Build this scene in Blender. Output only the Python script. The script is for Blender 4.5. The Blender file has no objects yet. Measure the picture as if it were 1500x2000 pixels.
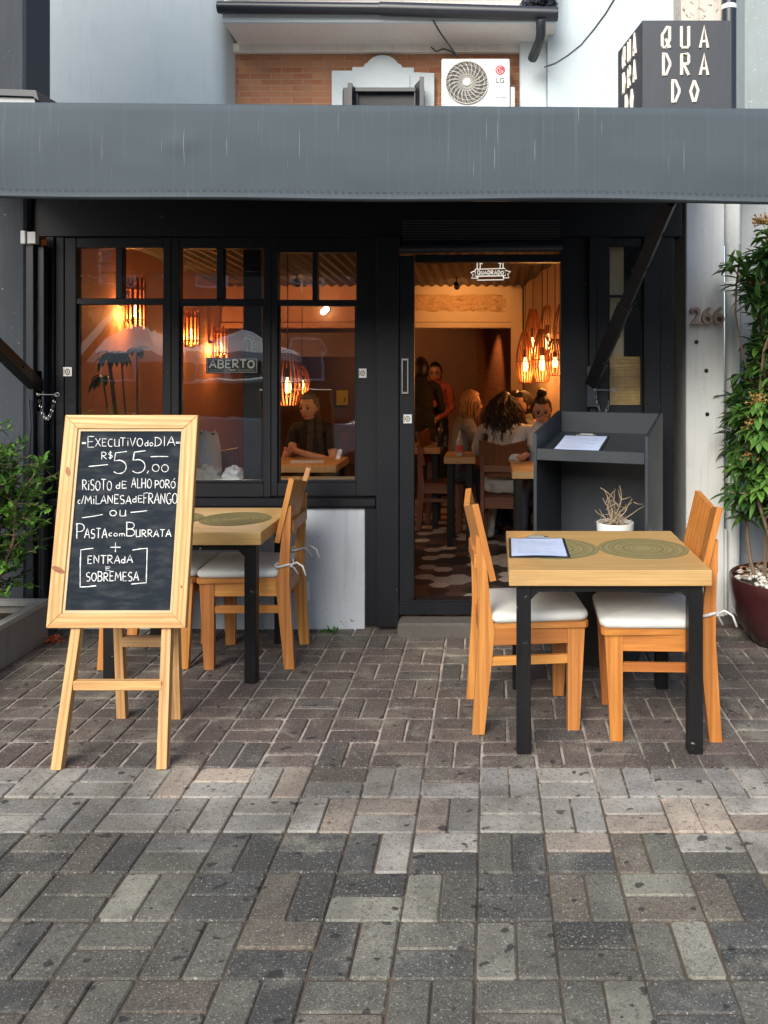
import bpy, bmesh, math, random
from mathutils import Vector, Matrix
random.seed(7)
R = math.radians
C = bpy.context.scene.collection
scene = bpy.context.scene
# ---------------------------------------------------------------- camera, world, sun, exposure
F, HC, VX, VY = 1600.0, 1.6, 960.0, 700.0          # focal length in photo pixels, eye height, vanishing point
cam_d = bpy.data.cameras.new("camera")
cam = bpy.data.objects.new("camera", cam_d); C.objects.link(cam)
cam.location = (0, 0, HC); cam.rotation_euler = (R(90), 0, 0)
cam_d.sensor_fit = 'HORIZONTAL'; cam_d.sensor_width = 36
cam_d.lens = 36 * F / 1500
# shift is in units of the longer side
cam_d.shift_x = (750 - VX) / 1500
cam_d.shift_y = -(1000 - VY) / 1500
cam_d.clip_start = 0.05; cam_d.clip_end = 500
scene.camera = cam

SUN_EL, SUN_AZ = R(34), R(200)
w = bpy.data.worlds.new("World"); scene.world = w; w.use_nodes = True
nt = w.node_tree
bg = nt.nodes["Background"]
sky = nt.nodes.new("ShaderNodeTexSky"); sky.sky_type = 'NISHITA'; sky.sun_disc = False
sky.sun_elevation = SUN_EL; sky.sun_rotation = SUN_AZ; sky.air_density = 1.0; sky.dust_density = 2.2; sky.ozone_density = 1.0
nt.links.new(sky.outputs[0], bg.inputs[0]); bg.inputs[1].default_value = 0.11
sun_d = bpy.data.lights.new("sun", 'SUN'); sun_d.energy = 1.9; sun_d.angle = R(40); sun_d.color = (1, 0.965, 0.88)
sun = bpy.data.objects.new("sun", sun_d); C.objects.link(sun)
S = Vector((math.cos(SUN_EL)*math.sin(SUN_AZ), math.cos(SUN_EL)*math.cos(SUN_AZ), math.sin(SUN_EL)))
sun.rotation_euler = S.to_track_quat('Z', 'Y').to_euler()
scene.view_settings.view_transform = 'Standard'; scene.view_settings.look = 'None'
scene.view_settings.gamma = 1; scene.view_settings.exposure = 1.2
scene.render.engine = 'CYCLES'
scene.cycles.use_denoising = True
scene.cycles.max_bounces = 10; scene.cycles.transparent_max_bounces = 24
scene.cycles.sample_clamp_indirect = 6

def at(px, py, Y):                                   # a photo pixel on the vertical plane at depth Y
    return Vector(((px-VX)*Y/F, Y, HC-(py-VY)*Y/F))
def X_(px, Y): return (px-VX)*Y/F
def Z_(py, Y): return HC-(py-VY)*Y/F

# ---------------------------------------------------------------- materials
MATS = {}
class NT:
    def __init__(s, name):
        s.m = bpy.data.materials.new(name); s.m.use_nodes = True
        s.t = s.m.node_tree; s.b = s.t.nodes["Principled BSDF"]; s.out = s.t.nodes["Material Output"]
    def n(s, typ, **kw):
        x = s.t.nodes.new(typ)
        for k, v in kw.items(): setattr(x, k, v)
        return x
    def l(s, a, b): s.t.links.new(a, b)
    def coord(s, kind='Object', scale=(1,1,1), attr=None):
        mp = s.n("ShaderNodeMapping"); mp.inputs['Scale'].default_value = scale
        if attr:
            a = s.n("ShaderNodeAttribute"); a.attribute_name = attr; s.l(a.outputs['Vector'], mp.inputs[0])
        else:
            tc = s.n("ShaderNodeTexCoord"); s.l(tc.outputs[kind], mp.inputs[0])
        return mp.outputs[0]
    def noise(s, vec, scale, detail=4, rough=0.55, dist=0):
        x = s.n("ShaderNodeTexNoise"); s.l(vec, x.inputs['Vector']); x.inputs['Scale'].default_value = scale
        x.inputs['Detail'].default_value = detail; x.inputs['Roughness'].default_value = rough; x.inputs['Distortion'].default_value = dist
        return x.outputs['Fac']
    def ramp(s, fac, stops):
        x = s.n("ShaderNodeValToRGB"); s.l(fac, x.inputs[0]); e = x.color_ramp.elements
        while len(e) < len(stops): e.new(0.5)
        for el, (p, c) in zip(e, stops):
            el.position = p; el.color = (c, c, c, 1) if isinstance(c, (int, float)) else (*c, 1)
        return x.outputs[0]
    def mix(s, fac, a, b, mode='MIX'):
        x = s.n("ShaderNodeMix", data_type='RGBA', blend_type=mode)
        for i, v in ((0, fac), (6, a), (7, b)):
            if isinstance(v, bpy.types.NodeSocket): s.l(v, x.inputs[i])
            elif i == 0: x.inputs[0].default_value = v
            else: x.inputs[i].default_value = (*v, 1) if len(v) == 3 else v
        return x.outputs[2]
    def math(s, op, a, b=None):
        x = s.n("ShaderNodeMath", operation=op)
        for i, v in ((0, a), (1, b)):
            if v is None: continue
            if isinstance(v, bpy.types.NodeSocket): s.l(v, x.inputs[i])
            else: x.inputs[i].default_value = v
        return x.outputs[0]
    def bump(s, h, strength=0.3, dist=0.01):
        x = s.n("ShaderNodeBump"); s.l(h, x.inputs['Height']); x.inputs['Strength'].default_value = strength; x.inputs['Distance'].default_value = dist
        s.l(x.outputs[0], s.b.inputs['Normal'])
    def set(s, col=None, rough=None, metal=None, spec=None):
        if col is not None:
            if isinstance(col, bpy.types.NodeSocket): s.l(col, s.b.inputs['Base Color'])
            else: s.b.inputs['Base Color'].default_value = (*col, 1)
        if rough is not None:
            if isinstance(rough, bpy.types.NodeSocket): s.l(rough, s.b.inputs['Roughness'])
            else: s.b.inputs['Roughness'].default_value = rough
        if metal is not None: s.b.inputs['Metallic'].default_value = metal
        if spec is not None: s.b.inputs['Specular IOR Level'].default_value = spec
        return s.m

def plain(name, col, rough=0.6, metal=0, var=0.15, scale=12, bump=0.0):
    if name in MATS: return MATS[name]
    t = NT(name); v = t.coord(); f = t.noise(v, scale, 5)
    c = t.mix(f, tuple(x*(1-var) for x in col), tuple(min(1, x*(1+var)) for x in col))
    if bump: t.bump(t.noise(v, scale*8, 4), bump, 0.004)
    MATS[name] = t.set(c, rough, metal); return MATS[name]

def wood(name, light, dark, rough=0.42, rings=16, knots=0.0):
    t = NT(name); v = t.coord(attr='gc', scale=(0.55, 7, 7)); v2 = t.coord(attr='gc', scale=(2.2, 60, 60))
    wv = t.n("ShaderNodeTexWave", wave_type='BANDS', bands_direction='Y'); t.l(v, wv.inputs['Vector'])
    wv.inputs['Scale'].default_value = rings/10; wv.inputs['Distortion'].default_value = 9; wv.inputs['Detail'].default_value = 2; wv.inputs['Detail Scale'].default_value = 0.7
    n1 = t.noise(v, 1.6, 3); n2 = t.noise(v2, 1.2, 5, 0.65)
    a = t.ramp(wv.outputs['Fac'], [(0.0, 0.0), (0.7, 0.35), (1.0, 1.0)])
    c = t.mix(a, light, dark)
    c = t.mix(t.math('MULTIPLY', n1, 0.55), c, tuple(x*0.7 for x in light))
    c = t.mix(t.ramp(n2, [(0.38, 0.0), (0.62, 0.55)]), c, tuple(x*0.70 for x in dark))
    c = t.mix(t.math('MULTIPLY', t.ramp(t.noise(t.coord(), 5, 4), [(0.6, 0.0), (0.8, 1.0)]), 0.22), c, (0.10, 0.06, 0.03))
    oi = t.n("ShaderNodeObjectInfo"); hs_ = t.n("ShaderNodeHueSaturation"); t.l(c, hs_.inputs['Color']); t.l(t.math('ADD', t.math('MULTIPLY', oi.outputs['Random'], 0.30), 0.83), hs_.inputs['Value']); t.l(t.math('ADD', t.math('MULTIPLY', oi.outputs['Random'], 0.014), 0.494), hs_.inputs['Hue'])
    t.bump(n2, 0.12, 0.002)
    MATS[name] = t.set(hs_.outputs[0], t.math('ADD', t.math('MULTIPLY', n2, 0.35), rough-0.15)); return MATS[name]

def painted(name, col, chip=(0.4,0.4,0.4), amount=0.0, rough=0.42, dirt=(0.1,0.09,0.08), dirt_amt=0.15, bump=0.1):
    t = NT(name); v = t.coord(); n1 = t.noise(v, 3.0, 6, 0.6); n2 = t.noise(v, 28, 6, 0.7); n3 = t.noise(t.coord(scale=(1,1,0.08)), 30, 4)
    c = t.mix(t.math('MULTIPLY', n1, dirt_amt), col, dirt)
    c = t.mix(t.math('MULTIPLY', t.ramp(n3, [(0.52, 0.0), (0.75, 1.0)]), dirt_amt*0.8), c, dirt)
    if amount: c = t.mix(t.ramp(n2, [(0.70-amount, 0.0), (0.715-amount, 1.0)]), c, chip)
    r = t.math('ADD', t.math('MULTIPLY', n1, 0.25), rough-0.12)
    t.bump(t.noise(v, 60, 4), bump, 0.003)
    MATS[name] = t.set(c, r, spec=0.5 if sum(col) > 0.06 else 0.28); return MATS[name]

black = painted('black_paint', (0.0045, 0.0062, 0.0105), (0.20,0.19,0.18), 0.012, 0.46, (0.020,0.019,0.018), 0.30)
black_leg = painted('black_steel', (0.007, 0.007, 0.008), (0.50,0.48,0.45), 0.022, 0.42, (0.03,0.028,0.025), 0.2)
stand_mat = painted('stand_paint', (0.012, 0.020, 0.031), (0.3,0.3,0.3), 0.0, 0.45, (0.06,0.055,0.045), 0.35)
white_wall = painted('white_wall', (0.46, 0.53, 0.57), (0.3,0.3,0.3), 0.0, 0.85, (0.32,0.37,0.395), 0.42, 0.25)
plinth_mat = painted('plinth_paint', (0.50, 0.545, 0.60), (0.08,0.08,0.08), 0.035, 0.7, (0.2,0.2,0.2), 0.45, 0.2)
pillar_mat = painted('pillar_paint', (0.86, 0.875, 0.86), (0.14,0.14,0.14), 0.025, 0.7, (0.28,0.28,0.27), 0.35, 0.25)
navy_wall = painted('navy_render', (0.022, 0.03, 0.042), (0.25,0.26,0.28), 0.02, 0.8, (0.06,0.065,0.07), 0.35, 0.9)
stucco_white = plain('stucco_white', (0.55, 0.61, 0.64), 0.8, 0, 0.08, 4, 0.1)
soffit_mat = painted('soffit_paint', (0.74,0.73,0.71), (0.2,0.2,0.2), 0.0, 0.8, (0.55,0.44,0.36), 0.6)
concrete = plain('concrete', (0.15, 0.135, 0.12), 0.9, 0, 0.35, 25, 0.6)
dark_metal = plain('dark_metal', (0.016, 0.02, 0.028), 0.35, 0, 0.3)
steel = plain('steel', (0.5, 0.5, 0.48), 0.35, 1.0, 0.2)
white_plastic = plain('white_plastic', (0.70, 0.71, 0.71), 0.45, 0, 0.04)
white_print = plain('white_print', (0.75, 0.74, 0.70), 0.6, 0, 0.05)
cream_print = plain('cream_print', (0.72, 0.66, 0.56), 0.6, 0, 0.06)
grey_print = plain('grey_print', (0.12, 0.12, 0.13), 0.6)
red_print = plain('red_print', (0.45, 0.015, 0.05), 0.5)
chalk = plain('chalk', (0.78, 0.78, 0.76), 0.95, 0, 0.25, 220)
paper = plain('paper', (0.46, 0.54, 0.74), 0.8, 0, 0.03)
ink = plain('ink', (0.25, 0.27, 0.34), 0.8)
clip_board = plain('clipboard_back', (0.02, 0.018, 0.018), 0.5)
table_wood = wood('table_oak', (0.59, 0.375, 0.155), (0.47, 0.26, 0.09), 0.45, 22)
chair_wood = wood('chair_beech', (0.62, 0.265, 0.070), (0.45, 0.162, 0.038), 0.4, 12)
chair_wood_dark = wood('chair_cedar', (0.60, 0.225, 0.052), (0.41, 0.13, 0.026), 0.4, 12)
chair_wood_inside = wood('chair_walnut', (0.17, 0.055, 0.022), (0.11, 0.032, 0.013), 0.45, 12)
pine = wood('pine', (0.68, 0.41, 0.18), (0.46, 0.21, 0.062), 0.5, 20)
pine_inner = wood('pine_pale', (0.60, 0.44, 0.27), (0.50, 0.34, 0.18), 0.6, 14)
timber_dark = wood('dark_timber', (0.06, 0.025, 0.012), (0.035, 0.014, 0.008), 0.5, 12)
slat_wood = wood('lamp_slat', (0.45, 0.17, 0.07), (0.28, 0.085, 0.03), 0.45, 12)
soil = plain('soil', (0.05, 0.032, 0.02), 0.95, 0, 0.5, 60, 0.9)
bark = plain('bark', (0.20, 0.135, 0.085), 0.9, 0, 0.4, 30, 0.6)
stem_dry = plain('dry_stem', (0.30, 0.23, 0.15), 0.9, 0, 0.4, 50, 0.3)
pebble_mat = plain('pebble', (0.62, 0.60, 0.56), 0.8, 0, 0.2, 40)
maroon = plain('maroon_glaze', (0.055, 0.016, 0.016), 0.22, 0, 0.5, 8, 0.05)
white_pot = plain('white_pot', (0.60, 0.62, 0.60), 0.55, 0, 0.08, 9)

def mk_cushion():
    t = NT('linen'); v = t.coord(); n = t.noise(v, 5, 5); wv = t.noise(t.coord(scale=(1, 1, 1)), 300, 2)
    c = t.mix(n, (0.50, 0.51, 0.49), (0.64, 0.64, 0.615)); c = t.mix(t.math('MULTIPLY', wv, 0.12), c, (0.42, 0.40, 0.36))
    t.bump(t.noise(v, 14, 4, 0.5, 0.6), 0.35, 0.012)
    return t.set(c, 0.9)
linen = mk_cushion()

def mk_awning():
    t = NT('awning_canvas'); v = t.coord()
    n = t.noise(v, 1.6, 4); weave = t.noise(t.coord(scale=(1, 1, 1)), 420, 2)
    st = t.noise(t.coord(scale=(34, 1, 0.55)), 1.6, 5, 0.7)
    st2 = t.noise(t.coord(scale=(130, 1, 2.6)), 1.0, 2, 0.5)
    c = t.mix(n, (0.041, 0.058, 0.070), (0.060, 0.078, 0.091))
    c = t.mix(t.math('MULTIPLY', weave, 0.45), c, (0.032, 0.048, 0.062))
    c = t.mix(t.ramp(st, [(0.55, 0.0), (0.78, 0.55)]), c, (0.10, 0.13, 0.15))
    c = t.mix(t.ramp(st2, [(0.70, 0.0), (0.73, 0.6)]), c, (0.24, 0.27, 0.29))
    c = t.mix(t.ramp(st, [(0.28, 0.6), (0.40, 0.0)]), c, (0.030, 0.043, 0.056))
    t.bump(t.noise(v, 2.2, 3), 0.5, 0.03)
    return t.set(c, 0.8)
awning_mat = mk_awning()

def mk_brick(name, c1, c2, mortar, scale=1.0, rough=0.9, attr=None):
    t = NT(name)
    tc = t.n("ShaderNodeTexCoord"); sx = t.n("ShaderNodeSeparateXYZ"); t.l(tc.outputs['Object'], sx.inputs[0])
    cb = t.n("ShaderNodeCombineXYZ"); t.l(t.math('ADD', sx.outputs[0], sx.outputs[1]), cb.inputs[0]); t.l(sx.outputs[2], cb.inputs[1])
    br = t.n("ShaderNodeTexBrick"); t.l(cb.outputs[0], br.inputs['Vector'])
    br.inputs['Scale'].default_value = scale; br.inputs['Brick Width'].default_value = 0.235; br.inputs['Row Height'].default_value = 0.068
    br.inputs['Mortar Size'].default_value = 0.006; br.inputs['Mortar Smooth'].default_value = 0.3; br.inputs['Bias'].default_value = -0.1
    br.inputs['Color1'].default_value = (*c1, 1); br.inputs['Color2'].default_value = (*c2, 1); br.inputs['Mortar'].default_value = (*mortar, 1)
    v = t.coord(); n = t.noise(v, 5, 6, 0.65); n2 = t.noise(v, 40, 4)
    c = t.mix(t.ramp(n, [(0.42, 0.0), (0.62, 0.75)]), br.outputs['Color'], tuple((a*0.55+b*0.45) for a, b in zip(c1, mortar)))
    c = t.mix(t.math('MULTIPLY', n2, 0.4), c, tuple(x*0.5 for x in c1))
    t.bump(t.math('ADD', t.math('MULTIPLY', br.outputs['Fac'], -1.0), t.math('MULTIPLY', n2, 0.5)), 0.5, 0.008)
    return t.set(c, rough)
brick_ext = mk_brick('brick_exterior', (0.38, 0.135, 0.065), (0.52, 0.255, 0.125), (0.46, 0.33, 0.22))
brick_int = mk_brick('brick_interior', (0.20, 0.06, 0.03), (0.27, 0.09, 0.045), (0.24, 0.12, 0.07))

def mk_glass():
    t = NT('window_glass'); nodes = t.t
    tr = t.n("ShaderNodeBsdfTransparent"); gl = t.n("ShaderNodeBsdfGlossy"); gl.inputs['Roughness'].default_value = 0.0
    fr = t.n("ShaderNodeFresnel"); fr.inputs[0].default_value = 2.6; ge = t.n("ShaderNodeNewGeometry")
    fac = t.math('MULTIPLY', fr.outputs[0], t.math('SUBTRACT', 1.0, ge.outputs['Backfacing']))
    bp = t.n("ShaderNodeBump"); bp.inputs['Strength'].default_value = 0.035; bp.inputs['Distance'].default_value = 0.02; t.l(t.noise(t.coord(), 3.2, 2, 0.5, 0.6), bp.inputs['Height']); t.l(bp.outputs[0], gl.inputs['Normal'])
    t.l(t.ramp(t.noise(t.coord(scale=(1,1,.4)), 5, 5, .6), [(.5, 0.0), (.85, 0.04)]), gl.inputs['Roughness'])
    tr.inputs[0].default_value = (0.97, 0.98, 0.97, 1)
    mx = t.n("ShaderNodeMixShader"); t.l(fac, mx.inputs[0]); t.l(tr.outputs[0], mx.inputs[1]); t.l(gl.outputs[0], mx.inputs[2])
    t.l(mx.outputs[0], t.out.inputs[0]); return t.m
glass = mk_glass()

def mk_emit(name, col, st):
    t = NT(name); t.b.inputs['Base Color'].default_value = (*col, 1)
    t.b.inputs['Emission Color'].default_value = (*col, 1); t.b.inputs['Emission Strength'].default_value = st
    return t.m
bulb_mat = mk_emit('lit_bulb', (1.0, 0.58, 0.22), 3.2)
lens_mat = mk_emit('lit_lens', (1.0, 0.72, 0.42), 5)

def mk_chalkboard():
    t = NT('chalkboard'); v = t.coord(); n = t.noise(v, 4, 6, 0.65, 0.6); n2 = t.noise(t.coord(scale=(1,1,3)), 14, 5)
    c = t.mix(n, (0.010, 0.0145, 0.021), (0.022, 0.028, 0.036)); c = t.mix(t.ramp(n2, [(0.46, 0.0), (0.75, 0.75)]), c, (0.052, 0.058, 0.064))
    return t.set(c, 0.9, spec=0.12)
board_mat = mk_chalkboard()

def mk_decal():
    t = NT('olive_placemat'); tc = t.n("ShaderNodeTexCoord"); sx = t.n("ShaderNodeSeparateXYZ"); t.l(tc.outputs['Generated'], sx.inputs[0])
    v = t.n("ShaderNodeVectorMath", operation='DISTANCE'); t.l(tc.outputs['Generated'], v.inputs[0]); v.inputs[1].default_value = (0.5, 0.5, 0.5)
    s = t.math('SINE', t.math('MULTIPLY', v.outputs['Value'], 95.0))
    c = t.mix(t.ramp(s, [(0.55, 0.0), (0.95, 0.55)]), (0.235, 0.20, 0.085), (0.12, 0.10, 0.035))
    c = t.mix(t.math('MULTIPLY', t.noise(t.coord(), 60, 4), 0.3), c, (0.30, 0.25, 0.11))
    return t.set(c, 0.75)
decal_mat = mk_decal()

def mk_leaf(name, c1, c2, rough=0.38):
    t = NT(name); a = t.n("ShaderNodeAttribute"); a.attribute_name = 'tint'
    c = t.mix(a.outputs['Fac'], c1, c2)
    c = t.mix(t.math('MULTIPLY', t.noise(t.coord(), 30, 3), 0.3), c, tuple(x*0.6 for x in c1))
    t.b.inputs['Transmission Weight'].default_value = 0.0
    t.b.inputs['Subsurface Weight'].default_value = 0.0
    m = t.set(c, rough)
    tl = t.n("ShaderNodeBsdfTranslucent"); t.l(c, tl.inputs[0]); mx = t.n("ShaderNodeMixShader"); mx.inputs[0].default_value = 0.28
    t.l(t.b.outputs[0], mx.inputs[1]); t.l(tl.outputs[0], mx.inputs[2]); t.l(mx.outputs[0], t.out.inputs[0])
    return m
leaf_glossy = mk_leaf('leaf_glossy', (0.042, 0.115, 0.034), (0.20, 0.40, 0.07))
leaf_small = mk_leaf('leaf_small', (0.05, 0.14, 0.028), (0.20, 0.43, 0.06), 0.42)
leaf_tree = mk_leaf('leaf_tree', (0.02, 0.05, 0.015), (0.07, 0.13, 0.03), 0.5)
flower_mat = mk_leaf('flower_ochre', (0.42, 0.22, 0.06), (0.62, 0.42, 0.16), 0.7)

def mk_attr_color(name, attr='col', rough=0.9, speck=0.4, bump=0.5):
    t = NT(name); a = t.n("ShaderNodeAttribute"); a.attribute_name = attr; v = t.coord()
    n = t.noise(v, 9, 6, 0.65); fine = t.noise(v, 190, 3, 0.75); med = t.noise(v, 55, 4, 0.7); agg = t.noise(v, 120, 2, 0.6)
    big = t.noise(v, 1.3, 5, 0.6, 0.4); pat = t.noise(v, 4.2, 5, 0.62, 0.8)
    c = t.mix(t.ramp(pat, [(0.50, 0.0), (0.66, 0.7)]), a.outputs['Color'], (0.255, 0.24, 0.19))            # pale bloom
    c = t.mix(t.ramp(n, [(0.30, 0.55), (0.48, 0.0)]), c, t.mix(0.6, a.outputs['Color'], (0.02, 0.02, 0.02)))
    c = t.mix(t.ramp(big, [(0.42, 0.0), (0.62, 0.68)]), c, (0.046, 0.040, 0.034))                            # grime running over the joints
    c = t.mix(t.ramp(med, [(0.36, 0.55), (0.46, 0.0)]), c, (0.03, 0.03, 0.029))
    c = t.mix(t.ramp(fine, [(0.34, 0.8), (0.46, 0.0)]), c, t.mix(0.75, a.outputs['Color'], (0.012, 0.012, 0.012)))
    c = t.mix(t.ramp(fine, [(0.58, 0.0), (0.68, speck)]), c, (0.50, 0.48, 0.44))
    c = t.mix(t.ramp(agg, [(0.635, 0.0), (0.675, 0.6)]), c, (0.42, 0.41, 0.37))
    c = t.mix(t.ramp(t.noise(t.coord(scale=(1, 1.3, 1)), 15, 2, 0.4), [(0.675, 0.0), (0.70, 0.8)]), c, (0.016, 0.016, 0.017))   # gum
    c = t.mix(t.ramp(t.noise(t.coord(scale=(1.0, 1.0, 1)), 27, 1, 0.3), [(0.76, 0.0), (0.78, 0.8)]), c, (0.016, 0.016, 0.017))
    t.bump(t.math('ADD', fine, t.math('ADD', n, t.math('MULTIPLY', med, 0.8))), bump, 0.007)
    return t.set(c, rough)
def mk_hex():
    t = NT('hex_tile'); a = t.n("ShaderNodeAttribute"); a.attribute_name = 'col'; n = t.noise(t.coord(), 14, 4)
    return t.set(t.mix(t.math('MULTIPLY', n, 0.5), a.outputs['Color'], t.mix(0.5, a.outputs['Color'], (0.05, 0.035, 0.03))), 0.4)
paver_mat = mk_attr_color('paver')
hex_mat = mk_hex()

# ---------------------------------------------------------------- mesh builder
class MB:
    def __init__(s): s.v = []; s.f = []; s.g = []; s.tint = []; s.sm = False
    def add(s, vs, fs, gc=None, M=None, orient=False, tint=None):
        o = len(s.v); vs = [Vector(p) for p in vs]
        if gc is None: gc = vs
        if M is not None: vs = [M @ p for p in vs]
        off = Vector((random.uniform(-9, 9), random.uniform(-9, 9), random.uniform(-9, 9)))
        s.v += vs; s.g += [Vector(g)+off for g in gc]; s.tint += [0.5 if tint is None else tint]*len(vs)
        if orient:
            c = sum(vs, Vector())/len(vs)
            for f in fs:
                n = Vector(); pts = [vs[i] for i in f]
                for i in range(len(pts)): n += pts[i].cross(pts[(i+1) % len(pts)])
                if n.dot(sum(pts, Vector())/len(pts)-c) < 0: f = f[::-1]
                s.f.append(tuple(o+i for i in f))
        else: s.f += [tuple(o+i for i in f) for f in fs]
    def box(s, x0, x1, y0, y1, z0, z1, grain='x', c=0.002, M=None):
        cx, cy, cz = (x0+x1)/2, (y0+y1)/2, (z0+z1)/2; h = (abs(x1-x0)/2, abs(y1-y0)/2, abs(z1-z0)/2)
        c = min(c, min(h)*0.45); vs = []; idx = {}
        for sx in (-1, 1):
            for sy in (-1, 1):
                for sz in (-1, 1):
                    sg = (sx, sy, sz)
                    for k in range(3):
                        p = [sg[a]*(h[a]-(0 if a == k else c)) for a in range(3)]
                        idx[(sg, k)] = len(vs); vs.append(Vector(p)+Vector((cx, cy, cz)))
        fs = []
        for k in range(3):
            a, b = [q for q in range(3) if q != k]
            for sk in (-1, 1):
                r = []
                for (sa, sb) in ((-1,-1),(1,-1),(1,1),(-1,1)):
                    sg = [0,0,0]; sg[k] = sk; sg[a] = sa; sg[b] = sb; r.append(idx[(tuple(sg), k)])
                fs.append(tuple(r))
            for sa in (-1, 1):
                for sb in (-1, 1):
                    sg0 = [0,0,0]; sg0[a] = sa; sg0[b] = sb; sg1 = list(sg0); sg0[k] = -1; sg1[k] = 1
                    fs.append((idx[(tuple(sg0), a)], idx[(tuple(sg1), a)], idx[(tuple(sg1), b)], idx[(tuple(sg0), b)]))
        for sx in (-1, 1):
            for sy in (-1, 1):
                for sz in (-1, 1): fs.append(tuple(idx[((sx,sy,sz), k)] for k in range(3)))
        pm = {'x': (0,1,2), 'y': (1,0,2), 'z': (2,0,1)}[grain]
        s.add(vs, fs, [(v[pm[0]], v[pm[1]], v[pm[2]]) for v in vs], M, True); return s
    def bar(s, p0, p1, w, d, w1=None, d1=None, up=(0,0,1)):     # a bar from p0 to p1, w across, d along up
        p0, p1 = Vector(p0), Vector(p1); ax = (p1-p0); L = ax.length; ax.normalize(); up = Vector(up)
        sd = ax.cross(up)
        if sd.length < 1e-4: sd = ax.cross(Vector((0,1,0)))
        sd.normalize(); u = sd.cross(ax)
        w1 = w if w1 is None else w1; d1 = d if d1 is None else d1; vs = []; g = []
        for p, ww, dd, t in ((p0, w, d, 0), (p1, w1, d1, L)):
            for a, b in ((-1,-1),(1,-1),(1,1),(-1,1)):
                vs.append(p+sd*a*ww/2+u*b*dd/2); g.append((t, a*ww/2, b*dd/2))
        s.add(vs, [(0,1,2,3),(4,5,6,7),(0,1,5,4),(1,2,6,5),(2,3,7,6),(3,0,4,7)], g, None, True); return s
    def tube(s, pts, r, n=8, caps=True, tint=None):
        pts = [Vector(p) for p in pts]; rs = r if isinstance(r, (list, tuple)) else [r]*len(pts); vs = []; g = []; fs = []; prev = None; run = 0
        for i, p in enumerate(pts):
            d = (pts[min(i+1, len(pts)-1)]-pts[max(i-1, 0)])
            d = d.normalized() if d.length > 1e-9 else Vector((0,0,1))
            if prev is None:
                a = d.cross(Vector((0,0,1)))
                if a.length < 1e-3: a = d.cross(Vector((0,1,0)))
            else:
                a = prev-d*prev.dot(d)
                if a.length < 1e-6: a = d.cross(Vector((0.3,0.8,0.5)))
            a.normalize(); b = d.cross(a); prev = a
            if i: run += (p-pts[i-1]).length
            for k in range(n):
                t = 2*math.pi*k/n; vs.append(p+(a*math.cos(t)+b*math.sin(t))*rs[i]); g.append((run, math.cos(t)*rs[i], math.sin(t)*rs[i]))
        for i in range(len(pts)-1):
            for k in range(n):
                k2 = (k+1) % n; fs.append((i*n+k, i*n+k2, (i+1)*n+k2, (i+1)*n+k))
        if caps: fs.append(tuple(range(n))[::-1]); fs.append(tuple((len(pts)-1)*n+k for k in range(n)))
        s.add(vs, fs, g, tint=tint); return s
    def lathe(s, prof, n=32, c=(0,0,0), M=None):
        vs = []; fs = []; c = Vector(c)
        for (r, z) in prof:
            for k in range(n):
                t = 2*math.pi*k/n; vs.append(c+Vector((r*math.cos(t), r*math.sin(t), z)))
        for i in range(len(prof)-1):
            for k in range(n):
                k2 = (k+1) % n; fs.append((i*n+k, i*n+k2, (i+1)*n+k2, (i+1)*n+k))
        if prof[0][0] > 1e-5: fs.append(tuple(range(n))[::-1])
        if prof[-1][0] > 1e-5: fs.append(tuple((len(prof)-1)*n+k for k in range(n)))
        s.add(vs, fs, M=M); return s
    def prism(s, poly, y0, y1, plane='xz', grain='x', M=None):  # a polygon pulled to a thickness
        vs = []; n = len(poly)
        for t in (y0, y1):
            for a, b in poly:
                vs.append({'xz': (a, t, b), 'xy': (a, b, t), 'yz': (t, a, b)}[plane])
        fs = [tuple(range(n)), tuple(range(n, 2*n))[::-1]]+[((i+1) % n, i, n+i, n+(i+1) % n) for i in range(n)]
        ar = sum(poly[i][0]*poly[(i+1) % n][1]-poly[(i+1) % n][0]*poly[i][1] for i in range(n))
        flip = (ar > 0) == (y1 > y0)
        if plane == 'xz': flip = not flip
        if flip: fs = [f[::-1] for f in fs]
        pm = {'x': (0,1,2), 'y': (1,0,2), 'z': (2,0,1)}[grain]
        s.add(vs, fs, [(v[pm[0]], v[pm[1]], v[pm[2]]) for v in vs], M); return s
    def blob(s, c, r, n=10, jit=0.0, tint=None):
        r = Vector((r, r, r)) if isinstance(r, (int, float)) else Vector(r); c = Vector(c); vs = [c+Vector((0,0,r.z))]; fs = []
        for i in range(1, n):
            ph = math.pi*i/n
            for k in range(n*2-4 if n > 5 else 8):
                t = 2*math.pi*k/(n*2-4 if n > 5 else 8); j = 1+random.uniform(-jit, jit)
                vs.append(c+Vector((r.x*math.sin(ph)*math.cos(t)*j, r.y*math.sin(ph)*math.sin(t)*j, r.z*math.cos(ph)*j)))
        m = n*2-4 if n > 5 else 8
        vs.append(c-Vector((0,0,r.z))); L = len(vs)-1
        for k in range(m):
            fs.append((0, 1+k, 1+(k+1) % m)); fs.append((L, 1+(n-2)*m+(k+1) % m, 1+(n-2)*m+k))
            for i in range(n-2): a = 1+i*m; b = a+m; fs.append((a+k, b+k, b+(k+1) % m, a+(k+1) % m))
        s.add(vs, fs, tint=tint); return s
    def mesh(s, name, mat, smooth=False, auto=None):
        me = bpy.data.meshes.new(name); me.from_pydata([tuple(v) for v in s.v], [], s.f)
        a = me.attributes.new('gc', 'FLOAT_VECTOR', 'POINT'); a.data.foreach_set('vector', [q for g in s.g for q in g])
        a = me.attributes.new('tint', 'FLOAT', 'POINT'); a.data.foreach_set('value', s.tint)
        if mat: me.materials.append(mat)
        if smooth: me.polygons.foreach_set('use_smooth', [True]*len(me.polygons))
        me.update()
        if smooth and auto: me.set_sharp_from_angle(angle=R(auto))
        return me
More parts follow.
